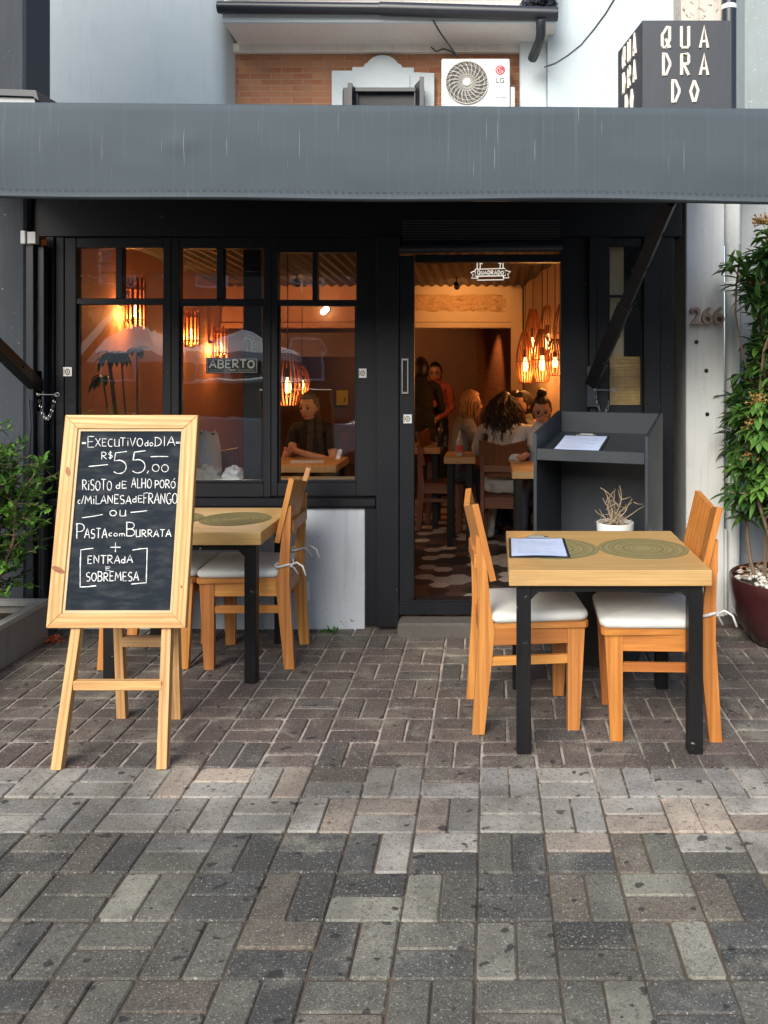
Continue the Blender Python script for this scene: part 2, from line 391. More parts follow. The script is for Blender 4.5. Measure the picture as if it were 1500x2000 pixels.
    def build(s, name, mat, parent=None, smooth=False, auto=None, loc=None, label=None):
        o = bpy.data.objects.new(name, s.mesh(name, mat, smooth, auto)); C.objects.link(o)
        if parent is not None: o.parent = parent
        if loc is not None: o.location = loc
        if label: o['label'] = label
        return o

def tag(o, label=None, cat=None, group=None, kind=None):
    if label: o['label'] = label
    if cat: o['category'] = cat
    if group: o['group'] = group
    if kind: o['kind'] = kind
    return o
def thing(name, label, cat, loc=(0,0,0), rz=0.0, group=None):
    o = bpy.data.objects.new(name, None); C.objects.link(o); o.location = loc; o.rotation_euler = (0, 0, rz); o.empty_display_size = 0.1
    return tag(o, label, cat, group)
def struct(name, mb, mat, **kw): return tag(mb.build(name, mat, **kw), kind='structure')
def dup(o, parent=None):
    c = o.copy(); C.objects.link(c); c.parent = parent
    for ch in [q for q in bpy.data.objects if q.parent == o]: dup(ch, c)
    return c
def text_mesh(txt, size, mat, extrude=0.001, offset=0.0, align='CENTER', font=None, bevel=0.0, shear=0.0):
    cu = bpy.data.curves.new('t', 'FONT'); cu.body = txt; cu.size = size; cu.extrude = extrude; cu.offset = offset; cu.align_x = align; cu.align_y = 'CENTER'; cu.bevel_depth = bevel; cu.shear = shear
    o = bpy.data.objects.new('t', cu); C.objects.link(o)
    me = bpy.data.meshes.new_from_object(o.evaluated_get(bpy.context.evaluated_depsgraph_get()))
    bpy.data.objects.remove(o); bpy.data.curves.remove(cu); me.materials.clear(); me.materials.append(mat)
    return me
def text_obj(name, txt, width, loc, mat, parent=None, height=None, **kw):   # upright lettering facing the street
    me = text_mesh(txt, 1.0, mat, **kw); me.name = name
    xs = [v.co.x for v in me.vertices]; ys = [v.co.y for v in me.vertices]
    sx = width/(max(xs)-min(xs)); sy = sx if height is None else height/(max(ys)-min(ys)); cx, cy = (max(xs)+min(xs))/2, (max(ys)+min(ys))/2
    for v in me.vertices: v.co = Vector(((v.co.x-cx)*sx, -v.co.z, (v.co.y-cy)*sy))
    o = bpy.data.objects.new(name, me); C.objects.link(o); o.location = loc
    if parent: o.parent = parent
    return o

# hand lettering: polylines on a 1-high grid
def arc(cx, cy, rx, ry, a0, a1, n=10): return [(cx+rx*math.cos(R(a0+(a1-a0)*i/n)), cy+ry*math.sin(R(a0+(a1-a0)*i/n))) for i in range(n+1)]
GL = {
 'A': (0.75, [[(0,0),(.4,1),(.72,0)],[(.12,.33),(.62,.36)]]), 'B': (0.65, [[(.05,0),(.05,1)],[(.0,1)]+arc(.3,.76,.28,.24,90,-90)+[(.08,.5)],[(.08,.5)]+arc(.32,.25,.3,.26,90,-90)+[(0,0)]]),
 'C': (0.6, [arc(.34,.5,.34,.5,60,300,12)]), 'D': (0.68, [[(.08,0),(.08,1)],[(0,1)]+arc(.15,.5,.5,.5,88,-88,12)+[(0,0)]]),
 'E': (0.6, [[(.55,.98),(.05,1),(.05,0),(.55,.02)],[(.05,.5),(.45,.53)]]), 'F': (0.58, [[(.6,1.05),(.05,.98),(.05,0)],[(.05,.52),(.42,.56)]]),
 'G': (0.68, [arc(.36,.5,.36,.5,55,290,12)+[(.62,.12),(.64,.42),(.4,.42)]]), 'H': (0.7, [[(.05,0),(.05,1)],[(.62,0),(.62,1)],[(.05,.5),(.62,.52)]]),
 'I': (0.2, [[(.1,0),(.1,1)]]), 'L': (0.5, [[(.05,1),(.05,0),(.5,.02)]]), 'M': (0.9, [[(0,0),(.12,1),(.42,.3),(.72,1),(.85,0)]]),
 'N': (0.72, [[(.04,0),(.05,1),(.6,.02),(.64,1)]]), 'O': (0.7, [arc(.35,.46,.33,.46,100,460,16)]), 'P': (0.6, [[(.06,0),(.06,1)],[(0,.97)]+arc(.26,.73,.32,.26,95,-95)+[(.06,.46)]]),
 'Q': (0.75, [arc(.35,.5,.34,.5,100,460,16),[(.42,.22),(.72,-.06)]]), 'R': (0.68, [[(.06,0),(.06,1)],[(0,.98)]+arc(.26,.74,.32,.25,95,-95)+[(.06,.48)],[(.2,.46),(.66,0)]]),
 'S': (0.58, [arc(.3,.74,.25,.26,40,250,9)+arc(.27,.25,.27,.26,75,-130,9)]), 'T': (0.66, [[(0,1),(.66,.98)],[(.33,.98),(.31,0)]]),
 'U': (0.66, [[(.04,1),(.04,.1),(.12,0),(.56,.03),(.6,1)],[(.6,.4),(.62,0)]]), 'V': (0.66, [[(0,1),(.3,0),(.66,1.05)]]), 'X': (0.64, [[(0,1),(.62,0)],[(.6,1),(0,0)]]),
 'd': (0.5, [arc(.2,.24,.2,.24,40,330,10),[(.42,.85),(.42,0)]]), 'o': (0.46, [arc(.22,.24,.21,.24,90,450,12)]), 'e': (0.45, [[(.03,.26),(.4,.28)]+arc(.22,.26,.2,.25,5,300,10)]),
 'c': (0.4, [arc(.22,.24,.2,.24,50,310,9)]), 'm': (0.72, [[(.03,0),(.05,.48)],arc(.19,.3,.13,.18,150,0,5)+[(.33,0)],arc(.47,.3,.14,.18,170,0,5)+[(.62,0)]]),
 'i': (0.2, [[(.1,0),(.1,.62)],[(.1,.86),(.12,.92)]]), 'u': (.6, [[(.04,.6),(.06,0),(.5,.02),(.52,.62)]]),
 '5': (0.72, [[(.68,1.02),(.12,.95),(.06,.58)]+arc(.3,.3,.36,.31,110,-135,12)]), '0': (0.62, [arc(.3,.45,.29,.45,80,440,16)]), ',': (0.3, [[(.16,.12),(.04,-.2)]]),
 '$': (0.55, [arc(.28,.68,.22,.18,40,250,8)+arc(.26,.3,.24,.2,75,-140,8),[(.28,1.05),(.26,-.05)]]), '/': (0.4, [[(0,-.05),(.36,1.0)]]), '-': (0.6, [[(0,.45),(.6,.5)]]),
 '=': (0.55, [[(.02,.36),(.5,.36)],[(.02,.62),(.5,.64)]]), '+': (0.6, [[(0,.5),(.6,.5)],[(.3,1),(.3,0)]]), ' ': (0.4, []),
 'Ó': (0.7, [arc(.35,.44,.33,.44,100,460,16),[(.4,1.05),(.62,1.32)]]),
}
def strokes(txt, x0, x1, y0, y1, gap=0.16, jit=0.02):          # letters fitted to a box; returns polylines
    tw = sum(GL[c][0]+gap for c in txt)-gap; s = (x1-x0)/tw; h = y1-y0; out = []; x = x0
    for c in txt:
        dy = random.uniform(-jit, jit)*h; k = random.uniform(0.94, 1.06)
        for pl in GL[c][1]: out.append([(x+px*s, y0+dy+py*h*k) for px, py in pl])
        x += (GL[c][0]+gap)*s
    return out
# ================================================================ SETTING
Y0 = 4.83                                             # plane of the shop front
FZ = 0.03                                             # level of the floor inside
mb = MB(); mb.add([(-60,-60,-0.155),(60,-60,-0.155),(60,60,-0.155),(-60,60,-0.155)], [(0,1,2,3)])
def mk_asphalt():
    t = NT('asphalt'); v = t.coord(); f = t.noise(v, 180, 3, 0.7); n = t.noise(v, 0.9, 5)
    c = t.mix(n, (0.042,0.042,0.043), (0.07,0.069,0.066)); c = t.mix(t.ramp(f, [(0.6,0),(0.7,0.5)]), c, (0.17,0.165,0.155)); t.bump(f, 0.5, 0.006)
    return t.set(c, 0.9)
struct('road', mb, mk_asphalt())
mb = MB(); mb.box(-14, 14, -0.30, -0.15, -0.15, 0.0, c=0.01); struct('kerb', mb, concrete)

PM = 0.2185                                           # one basket-weave square
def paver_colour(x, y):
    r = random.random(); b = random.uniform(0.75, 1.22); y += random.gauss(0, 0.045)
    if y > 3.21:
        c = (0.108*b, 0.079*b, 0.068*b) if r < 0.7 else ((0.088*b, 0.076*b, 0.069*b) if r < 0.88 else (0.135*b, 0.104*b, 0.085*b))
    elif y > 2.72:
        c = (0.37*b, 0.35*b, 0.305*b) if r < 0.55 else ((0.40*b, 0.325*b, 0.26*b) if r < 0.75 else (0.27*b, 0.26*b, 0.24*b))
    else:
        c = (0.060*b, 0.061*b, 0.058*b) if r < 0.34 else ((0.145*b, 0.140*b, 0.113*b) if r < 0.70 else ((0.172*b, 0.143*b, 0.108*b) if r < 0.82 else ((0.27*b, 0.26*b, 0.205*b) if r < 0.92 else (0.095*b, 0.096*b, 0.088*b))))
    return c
vs, fs, cols = [], [], []
def add_paver(x0, x1, y0, y1):
    g = random.uniform(0.0018, 0.0042) if y0 < 3.2 else random.uniform(0.0036, 0.0068)
    x0 += g; x1 -= g; y0 += g; y1 -= g; c = 0.0045; z = random.uniform(-0.0025, 0.002); a, b = random.uniform(-0.006, 0.006), random.uniform(-0.006, 0.006)
    rot = random.uniform(-0.012, 0.012); cx, cy = (x0+x1)/2, (y0+y1)/2; o = len(vs)
    def pt(x, y, zz):
        dx, dy = x-cx, y-cy; return (cx+dx-dy*rot, cy+dy+dx*rot, zz+a*dx+b*dy)
    # the rim is broken up a little: eight points round the top, chipped corners
    def ring(ins, zz, j):
        p = []
        hx, hy = (x1-x0)/2-ins, (y1-y0)/2-ins; q = 0.006
        for sx, sy in ((-1,-1),(1,-1),(1,1),(-1,1)):
            qa, qb = q*random.uniform(0.4, 1.9), q*random.uniform(0.4, 1.9)
            A = (cx+sx*(hx-qa), cy+sy*hy); B = (cx+sx*hx, cy+sy*(hy-qb))
            p += [A, B] if sx*sy < 0 else [B, A]
        return [pt(px+random.uniform(-j, j), py+random.uniform(-j, j), zz) for px, py in p]
    # order: corners (-,-): B,A ; (+,-): A,B ; (+,+): B,A ; (-,+): A,B
    vs.extend(ring(c, z, 0.0008)); vs.extend(ring(0, z-c, 0.0006)); vs.extend(ring(0, z-0.05, 0))
    f = [tuple(o+k for k in range(8))]
    for r in (0, 8):
        for k in range(8): f.append((o+r+(k+1) % 8, o+r+k, o+r+8+k, o+r+8+(k+1) % 8))
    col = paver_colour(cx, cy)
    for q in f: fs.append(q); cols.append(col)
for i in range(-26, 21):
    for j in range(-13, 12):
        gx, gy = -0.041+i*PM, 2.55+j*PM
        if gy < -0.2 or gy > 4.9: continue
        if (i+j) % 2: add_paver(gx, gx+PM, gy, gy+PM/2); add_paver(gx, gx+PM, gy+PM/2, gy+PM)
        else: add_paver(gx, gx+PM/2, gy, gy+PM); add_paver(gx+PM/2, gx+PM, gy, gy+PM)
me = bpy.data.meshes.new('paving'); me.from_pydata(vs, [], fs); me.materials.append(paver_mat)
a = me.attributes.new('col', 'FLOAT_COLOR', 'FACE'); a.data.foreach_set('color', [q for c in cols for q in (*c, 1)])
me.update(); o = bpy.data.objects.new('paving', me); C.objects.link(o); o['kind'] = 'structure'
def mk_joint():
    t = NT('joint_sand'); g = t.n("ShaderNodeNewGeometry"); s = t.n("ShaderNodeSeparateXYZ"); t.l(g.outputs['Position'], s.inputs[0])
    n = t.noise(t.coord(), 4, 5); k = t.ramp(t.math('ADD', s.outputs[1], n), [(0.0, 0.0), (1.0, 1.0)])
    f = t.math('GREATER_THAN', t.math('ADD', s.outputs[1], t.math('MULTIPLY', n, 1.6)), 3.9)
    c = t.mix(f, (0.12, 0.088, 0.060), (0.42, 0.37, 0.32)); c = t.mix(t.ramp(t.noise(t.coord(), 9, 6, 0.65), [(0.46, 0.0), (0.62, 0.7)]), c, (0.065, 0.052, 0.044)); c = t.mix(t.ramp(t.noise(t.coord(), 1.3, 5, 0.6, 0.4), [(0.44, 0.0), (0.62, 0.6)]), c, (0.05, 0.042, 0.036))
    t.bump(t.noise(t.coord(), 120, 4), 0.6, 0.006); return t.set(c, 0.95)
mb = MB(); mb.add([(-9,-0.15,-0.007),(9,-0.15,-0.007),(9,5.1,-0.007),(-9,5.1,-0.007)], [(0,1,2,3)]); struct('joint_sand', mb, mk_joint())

# ---------------------------------------------------------------- inside: floor, walls, ceiling
hv, hf, hc = [], [], []
hs = 0.080
HEX = [(0.36,0.34,0.32), (0.03,0.024,0.024), (0.10,0.06,0.05), (0.025,0.023,0.026), (0.44,0.40,0.37), (0.05,0.04,0.038)]
for q in range(-27, 13):
    for r in range(0, 33):
        cx = q*hs*1.5; cy = 4.92+r*hs*1.732+(q % 2)*hs*0.866
        if cy > 9.2 or cx < -3.0 or cx > 1.3: continue
        o = len(hv)
        for k in range(6):
            t = R(60*k); hv.append((cx+math.cos(t)*(hs-0.002), max(4.87, cy+math.sin(t)*(hs-0.002)), FZ))
        hf.append(tuple(range(o, o+6))); hc.append(random.choice(HEX))
me = bpy.data.meshes.new('floor_tiles'); me.from_pydata(hv, [], hf); me.materials.append(hex_mat)
a = me.attributes.new('col', 'FLOAT_COLOR', 'FACE'); a.data.foreach_set('color', [q for c in hc for q in (*c, 1)])
o = bpy.data.objects.new('floor_tiles', me); C.objects.link(o); o['kind'] = 'structure'
mb = MB(); mb.box(-3.15, 1.5, 4.86, 12.4, FZ-0.12, FZ-0.004); struct('floor', mb, plain('floor_grout', (0.07,0.05,0.042), 0.6, 0, 0.3))

brown_plaster = painted('brown_plaster', (0.46, 0.235, 0.14), (0.2,0.1,0.05), 0.0, 0.75, (0.36,0.17,0.10), 0.5)
cream_plaster = plain('cream_plaster', (0.62, 0.47, 0.32), 0.8, 0, 0.06, 3, 0.1)
dark_plaster = plain('dark_plaster', (0.20, 0.11, 0.09), 0.8, 0, 0.2, 3)
XL = -2.95
def wall_between(name, p, q, z0, z1, th, mat):
    mb = MB(); p, q = Vector((*p, 0)), Vector((*q, 0)); d = (q-p).normalized(); n = Vector((-d.y, d.x, 0))*th
    mb.prism([(p.x,p.y),(q.x,q.y),(q.x+n.x,q.y+n.y),(p.x+n.x,p.y+n.y)], z0, z1, plane='xy'); return struct(name, mb, mat)
wall_between('interior_wall', (XL, 4.95), (XL, 12.2), FZ, 2.79, 0.12, brown_plaster)
mb = MB(); mb.prism([(0.334,9.0),(0.585,7.32),(0.70,4.96),(0.80,4.96),(0.685,7.34),(0.434,9.02)], FZ, 2.79, plane='xy'); struct('interior_side_wall', mb, cream_plaster)
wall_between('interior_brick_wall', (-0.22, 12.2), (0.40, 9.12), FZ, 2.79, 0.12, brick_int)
wall_between('interior_rear_wall', (XL, 12.2), (1.4, 12.2), FZ, 2.79, 0.12, dark_plaster)
wall_between('interior_outer_wall', (1.40, 12.2), (1.40, 5.42), FZ, 2.79, -0.10, dark_plaster)
def ceil_z(y): return 2.39+0.054*(8.9-y)
mb = MB(); mb.box(-3.3, 1.6, 4.86, 12.4, 2.80, 2.92); struct('roof_slab', mb, plain('bounce_screed', (0.50,0.47,0.43), 0.9, 0, 0.15, 6))  # unseen slab, made pale to bounce light up onto the eaves
vs, fs = [], []                                       # corrugated sheet ceiling, ridges running away from the street
n = 0; xx = -3.0
k = 0
while xx < 1.2:
    h = 0.013*math.sin(k*math.pi/3); vs += [(xx, 4.95, ceil_z(4.95)+h), (xx, 8.96, ceil_z(8.96)+h)]; xx += 0.0165; k += 1
for i in range(k-1): fs.append((2*i, 2*i+1, 2*i+3, 2*i+2))
mb = MB(); mb.add(vs, fs); struct('corrugated_ceiling', mb, plain('ceiling_sheet', (0.045,0.036,0.036), 0.6, 0, 0.2))
mb = MB(); mb.box(XL, 0.9, 9.15, 12.2, 2.36, 2.40); struct('rear_ceiling', mb, dark_plaster)
# the old house front cut open: a beam with a rough plaster frieze
mb = MB(); mb.box(-0.998, 0.328, 8.90, 9.14, 1.99, 2.78, c=0.01); mb.box(-0.998, 0.325, 8.88, 9.10, 1.93, 1.988, c=0.006); struct('interior_beam', mb, cream_plaster)
mb = MB(); mb.box(XL+0.01, -1.0, 8.90, 9.14, 1.99, 2.78, c=0.01); mb.box(XL+0.01, -1.0, 8.88, 9.10, 1.93, 1.988, c=0.006); struct('interior_beam', mb, brown_plaster)
mb = MB(); mb.box(-2.45, -1.35, 9.5, 9.6, 1.62, 1.90, c=0.004); struct('interior_bulkhead', mb, plain('grey_fabric', (0.30,0.24,0.25), 0.9, 0, 0.15, 60, 0.4))
mb = MB(); mb.box(0.21, 0.335, 8.86, 8.898, FZ, 2.36, c=0.004); struct('interior_pier', mb, cream_plaster)
vs, fs = [], []; nx, nz = 150, 44                      # exposed rubble in the frieze: real relief
from mathutils import noise as mnoise
for j in range(nz+1):
    for i in range(nx+1):
        x = -0.95+1.12*i/nx; z = 2.10+0.20*j/nz; e = min(1, min(i, nx-i)/14, min(j, nz-j)/7)
        h = mnoise.fractal(Vector((x*9, z*22, 3.1)), 1.0, 2.1, 5); lim = 0.02*max(0, (h+0.28))*e
        vs.append((x, 8.898-lim*1.4+0.004*(1-e), z))
for j in range(nz):
    for i in range(nx): a0 = j*(nx+1)+i; fs.append((a0, a0+1, a0+nx+2, a0+nx+1))
mb = MB(); mb.add(vs, fs); struct('interior_frieze', mb, plain('rubble', (0.55,0.36,0.19), 0.95, 0, 0.3, 40, 0.6))

# ================================================================ SHOP FRONT (ground floor)
def fbox(mb, px0, px1, py0, py1, yf=Y0, d=0.1, grain='z', c=0.003):
    return mb.box(X_(px0, Y0), X_(px1, Y0), yf, yf+d, Z_(py1, Y0), Z_(py0, Y0), grain, c)
SF = thing('shopfront', 'black timber shop front with three casement windows and an open doorway', 'shopfront', (0,0,0))
mb = MB(); fbox(mb, -40, 1332, 330, 462, Y0, 0.12, 'x'); mb.build('header', black, SF)
for a0, b0, c0, d0 in ((90,105,462,1165), (105.6,122,462,1165), (735.6,780,462,1222), (712.6,735,988,1222), (1096,1150,462.5,1172), (1150.6,1164,462,1235), (1164.6,1189,462,1235), (1258,1290,462,1235), (1290.6,1318,462,1240)):
    mb = MB(); dep = {105.6: 0.015, 735.6: -0.03, 712.6: 0.0, 1150.6: -0.03, 1096: 0.02, 1290.6: 0.02}.get(a0, 0.0)
    fbox(mb, a0, b0, c0, d0, Y0+dep, 0.11-dep); mb.build('post', black, SF)
mb = MB(); fbox(mb, 783, 808, 1150, 1238, Y0-0.025, 0.03); 
# windows: frame > pane, muntins
def window(stL, stR, top, mid, bot, panes_top, pane_low, sill_to, yf=Y0+0.02):
    mb = MB(); d = 0.07
    l0, l1 = stL; r0, r1 = stR
    fbox(mb, l0, l1, 462, sill_to, yf, d); fbox(mb, r0, r1, 462, sill_to, yf, d)
    fbox(mb, l1, r0, 462, top, yf+0.002, d-0.004, 'x'); fbox(mb, l1, r0, mid[0], mid[1], yf+0.004, d-0.008, 'x'); fbox(mb, l1, r0, bot, sill_to, yf+0.002, d-0.004, 'x')
    fbox(mb, panes_top[0], panes_top[1], top, mid[0], yf+0.006, d-0.012)
    # glazing bead
    fbox(mb, l1, l1+4, mid[1], bot, yf+0.02, 0.02); fbox(mb, r0-4, r0, mid[1], bot, yf+0.02, 0.02); fbox(mb, l1+4, r0-4, bot-5, bot, yf+0.02, 0.02, 'x')
    fr = mb.build('window', black, SF)
    for a0, b0, c0, d0 in ((l1, panes_top[0], top, mid[0]), (panes_top[1], r0, top, mid[0]), (l1+4, r0-4, mid[1], bot-5)):
        g = MB(); x0, x1, z0, z1 = X_(a0, Y0), X_(b0, Y0), Z_(d0, Y0), Z_(c0, Y0); y = yf+0.030
        g.box(x0, x1, y, y+0.004, z0, z1, c=0.0002); g.build('pane', glass, fr)
    return fr
W1 = window((122.6,145), (316,331), 483, (582,594), 945, (222,235), None, 972)
W2 = window((331.6,347), (513,527), 484, (583,597), 945, (420,433), None, 972)
W3 = window((527.6,540), (694.5,735), 492, (585,597), 944, (608,618), None, 970)
mb = MB(); fbox(mb, 92, 735, 973, 988, Y0-0.03, 0.12, 'x', 0.005); fbox(mb, 95, 733, 988.5, 992, Y0-0.012, 0.08, 'x'); mb.build('sill', black, SF)
mb = MB(); fbox(mb, 60, 712, 992.5, 1236, Y0+0.012, 0.10); mb.build('plinth_panel', plinth_mat, SF)
mb = MB(); fbox(mb, 593, 604, 1136, 1174, Y0-0.0, 0.0115, c=0.002); mb.build('cover_plate', white_plastic, SF)
# side light right of the door
mb = MB(); fbox(mb, 1189.5, 1257.5, 462, 479, Y0+0.03, 0.06, 'x'); fbox(mb, 1189.5, 1257.5, 575, 580, Y0+0.032, 0.05, 'x'); fbox(mb, 1189.5, 1257.5, 792, 1235, Y0+0.03, 0.06); fbox(mb, 1189.6, 1192.5, 479.2, 791.8, Y0+0.034, 0.04); fbox(mb, 1254.5, 1257.4, 479.2, 791.8, Y0+0.034, 0.04)
fr = mb.build('side_window', black, SF)
for c0, d0 in ((479,575),(580,792)):
    g = MB(); g.box(X_(1189.5,Y0), X_(1257.5,Y0), Y0+0.05, Y0+0.054, Z_(d0,Y0), Z_(c0,Y0), c=0.0002); g.build('pane', glass, fr)
# doorway: header slats of the roller shutter, tube, frame and the pushed-back door leaf
mb = MB()
for i in range(9): y = 431+i*5.2; mb.tube([(X_(786,Y0), Y0-0.004, Z_(y,Y0)), (X_(1094,Y0), Y0-0.004, Z_(y,Y0))], 0.0062, 8)
mb.build('roller_shutter', dark_metal, SF)
mb = MB(); mb.tube([(X_(783,Y0), Y0-0.025, Z_(487,Y0)), (X_(1098,Y0), Y0-0.025, Z_(483,Y0))], 0.028, 14); mb.build('shutter_tube', dark_metal, SF, True, 40)
mb = MB(); fbox(mb, 810, 1096, 496, 511, Y0+0.02, 0.08, 'x'); fbox(mb, 780, 1096, 462, 482, Y0+0.03, 0.08, 'x'); mb.build('door_head', black, SF)
mb = MB(); fbox(mb, 780.6, 809.5, 500, 1171, Y0-0.02, 0.045); fbox(mb, 800, 809, 512, 1168, Y0-0.024, 0.0035); dl = mb.build('door', black, SF)
mb = MB()
for a0, b0, c0, d0 in ((785.5,788,700,769), (796.5,799,700,769), (788,796.5,700,704), (788,796.5,765,769)): fbox(mb, a0, b0, c0, d0, Y0-0.036, 0.0155, c=0.002)
mb.build('handle', steel, dl)
def sticker(px0, px1, py0, py1, parent, yf):
    mb = MB(); fbox(mb, px0, px1, py0, py1, yf, 0.003, c=0.0005); s = mb.build('sticker', white_plastic, parent)
    m2 = MB(); cx, cy = (px0+px1)/2, (py0+py1)/2; x, z = X_(cx, Y0), Z_(cy, Y0); r = X_(px1, Y0)-x
    m2.tube([(x+r*0.5*math.cos(t), yf-0.0006, z+r*0.62*math.sin(t)) for t in [2*math.pi*i/14 for i in range(15)]], r*0.13, 5); m2.tube([(x-r*.1, yf-0.0006, z-r*.3), (x+r*.1, yf-0.0006, z+r*.35)], r*0.1, 5)
    m2.tube([(x-r*.8, yf-0.0006, z-r*.8), (x-r*.8, yf-0.0006, z+r*.8)], r*0.07, 4); m2.build('sticker_print', plain('ochre_ink', (0.22,0.14,0.05), 0.7), s)
sticker(121, 138, 717, 735, SF, Y0+0.013); sticker(700, 715, 720, 738, SF, Y0+0.016); sticker(789, 805, 809, 826, SF, Y0-0.0275)
mb = MB(); fbox(mb, 778, 1190, 1172.5, 1200, Y0-0.02, 0.10, 'x', 0.006); mb.box(X_(778,Y0), X_(1190,Y0), Y0-0.024, Y0+0.07, 0.172, 0.180, 'x'); mb.build('threshold', black, SF)
mb = MB(); mb.box(X_(781,Y0), X_(1160,Y0), 4.70, 4.845, -0.03, 0.078, c=0.012); mb.build('doorstep', plain('worn_step', (0.085,0.076,0.068), 0.9, 0, 0.4, 25, 0.6), SF)
# thin outline emblem on the glass of the middle window
def on_plane(px, py, Y): return at(px, py, Y)
mb = MB(); Yg = W1.location.y+Y0+0.047
E = [[(477,661),(486,655),(498,657),(489,663),(477,661)], [(477,661),(477,667),(483,668),(483,684),(490,686),(490,668),(489,663)], [(490,668),(497,664),(498,657)], [(490,686),(493,684)], [(493,668),(497,665),(503,668),(503,683),(498,686),(493,683),(493,668)], [(496,672),(500,671),(500,680),(496,681),(496,672)]]
for pl in E: mb.tube([on_plane(x, y, Yg) for x, y in pl], 0.0013, 5)
mb.build('window_emblem', white_print, SF)

# side wall of the neighbour, left; track and cables beside the shop front
mb = MB(); mb.box(-6.5, X_(50, 4.77), 4.77, 4.95, -0.1, 2.62, c=0.015)
o = mb.build('neighbour_wall', navy_wall); tag(o, 'dark navy roughcast wall standing left of the shop front behind the shrub', 'wall')
mb = MB(); mb.box(-6.5, X_(48, 4.95), 4.952, 5.25, 2.625, 8.0, c=0.015)
o = mb.build('upper_neighbour_wall', navy_wall); tag(o, 'dark blue-black upper wall edge at the top left above the grey awning', 'wall')
TR = thing('shutter_track', 'tall black steel track with white edge strip between navy wall and first window', 'track', (X_(75,4.8), 4.8, 0))
mb = MB(); mb.box(X_(62,4.8)-X_(75,4.8), X_(76,4.8)-X_(75,4.8), -0.06, 0.0, 0.14, 2.26); mb.box(X_(77,4.8)-X_(75,4.8), X_(91,4.8)-X_(75,4.8), -0.03, 0.02, 0.1, 2.26); mb.build('rail', dark_metal, TR)
mb = MB(); mb.box(X_(51,4.8)-X_(75,4.8), X_(61.5,4.8)-X_(75,4.8), -0.01, 0.02, 0.0, 2.3); mb.build('edge_strip', white_wall, TR)
mb = MB(); mb.box(X_(57,4.8)-X_(75,4.8), X_(66,4.8)-X_(75,4.8), -0.09, -0.062, 2.26, 2.335); mb.box(X_(68,4.8)-X_(75,4.8), X_(84,4.8)-X_(75,4.8), -0.08, -0.04, 2.262, 2.33); mb.build('bracket', white_plastic, TR)
mb = MB(); mb.tube([at(56,780,4.72), at(60,835,4.71), at(57,900,4.71), at(64,1010,4.72), at(79,1075,4.71), at(78,1160,4.70), at(88,1215,4.70)], 0.006, 6)
o = mb.build('wall_cable', dark_metal); tag(o, 'thin black cable hanging down beside the white edge strip at left', 'cable')

# right-hand pillar with house number, waste pipe and the wall behind the tall plant
PL = thing('pillar', 'pale grey painted pillar with scuffs and raised house number 266', 'pillar', (X_(1376,5.0), 5.0, 0))
mb = MB(); mb.box(X_(1340,5.0)-X_(1376,5.0), X_(1415,5.0)-X_(1376,5.0), 0, 0.4, -0.05, 2.75, c=0.006); mb.build('shaft', pillar_mat, PL)
mb = MB(); mb.box(X_(1414,5.0)-X_(1376,5.0), X_(1423,5.0)-X_(1376,5.0), 0.02, 0.3, -0.05, 0.55, c=0.01); mb.build('base', pillar_mat, PL)
copper = plain('copper_number', (0.46, 0.33, 0.29), 0.4, 0.45, 0.2)
for i, ch in enumerate('266'):
    o = text_obj('house_number', ch, 0.066, (X_(1357+22*i,5.0)-X_(1376,5.0), -0.014, Z_(617,5.0)), copper, PL, height=0.105, extrude=0.03, offset=0.012)
for px, py in ((1379,724), (1381,809), (1360,668)):
    mb = MB(); mb.lathe([(0.006,0),(0.012,0),(0.013,0.003),(0.006,0.004)], 12, M=Matrix.Translation((X_(px,5.0)-X_(1376,5.0), -0.001, Z_(py,5.0))) @ Matrix.Rotation(R(90), 4, 'X')); mb.build('plug_hole', dark_metal, PL)
mb = MB(); mb.tube([(X_(1430,5.1),5.1,-0.02),(X_(1430,5.1),5.1,2.3),(X_(1430,5.1),5.1,2.31),(X_(1430,5.1),5.1,2.85)], [0.044,0.044,0.05,0.05], 18); mb.lathe([(0.05,0),(0.054,0.004),(0.054,0.05),(0.048,0.054)], 18, (X_(1430,5.1),5.1,2.02))
o = mb.build('waste_pipe', pillar_mat, None, True, 40); tag(o, 'pale vertical pipe running down right beside the grey pillar', 'pipe')
mb = MB(); mb.box(X_(1445,5.22), 6.5, 5.22, 5.4, -0.1, 2.9, c=0.01)
o = mb.build('garden_wall', painted('grey_render', (0.36,0.375,0.39), (0.1,0.1,0.1), 0.01, 0.85, (0.2,0.2,0.2), 0.3, 0.5)); tag(o, 'light grey rendered wall behind the tall leafy plant at right', 'wall')

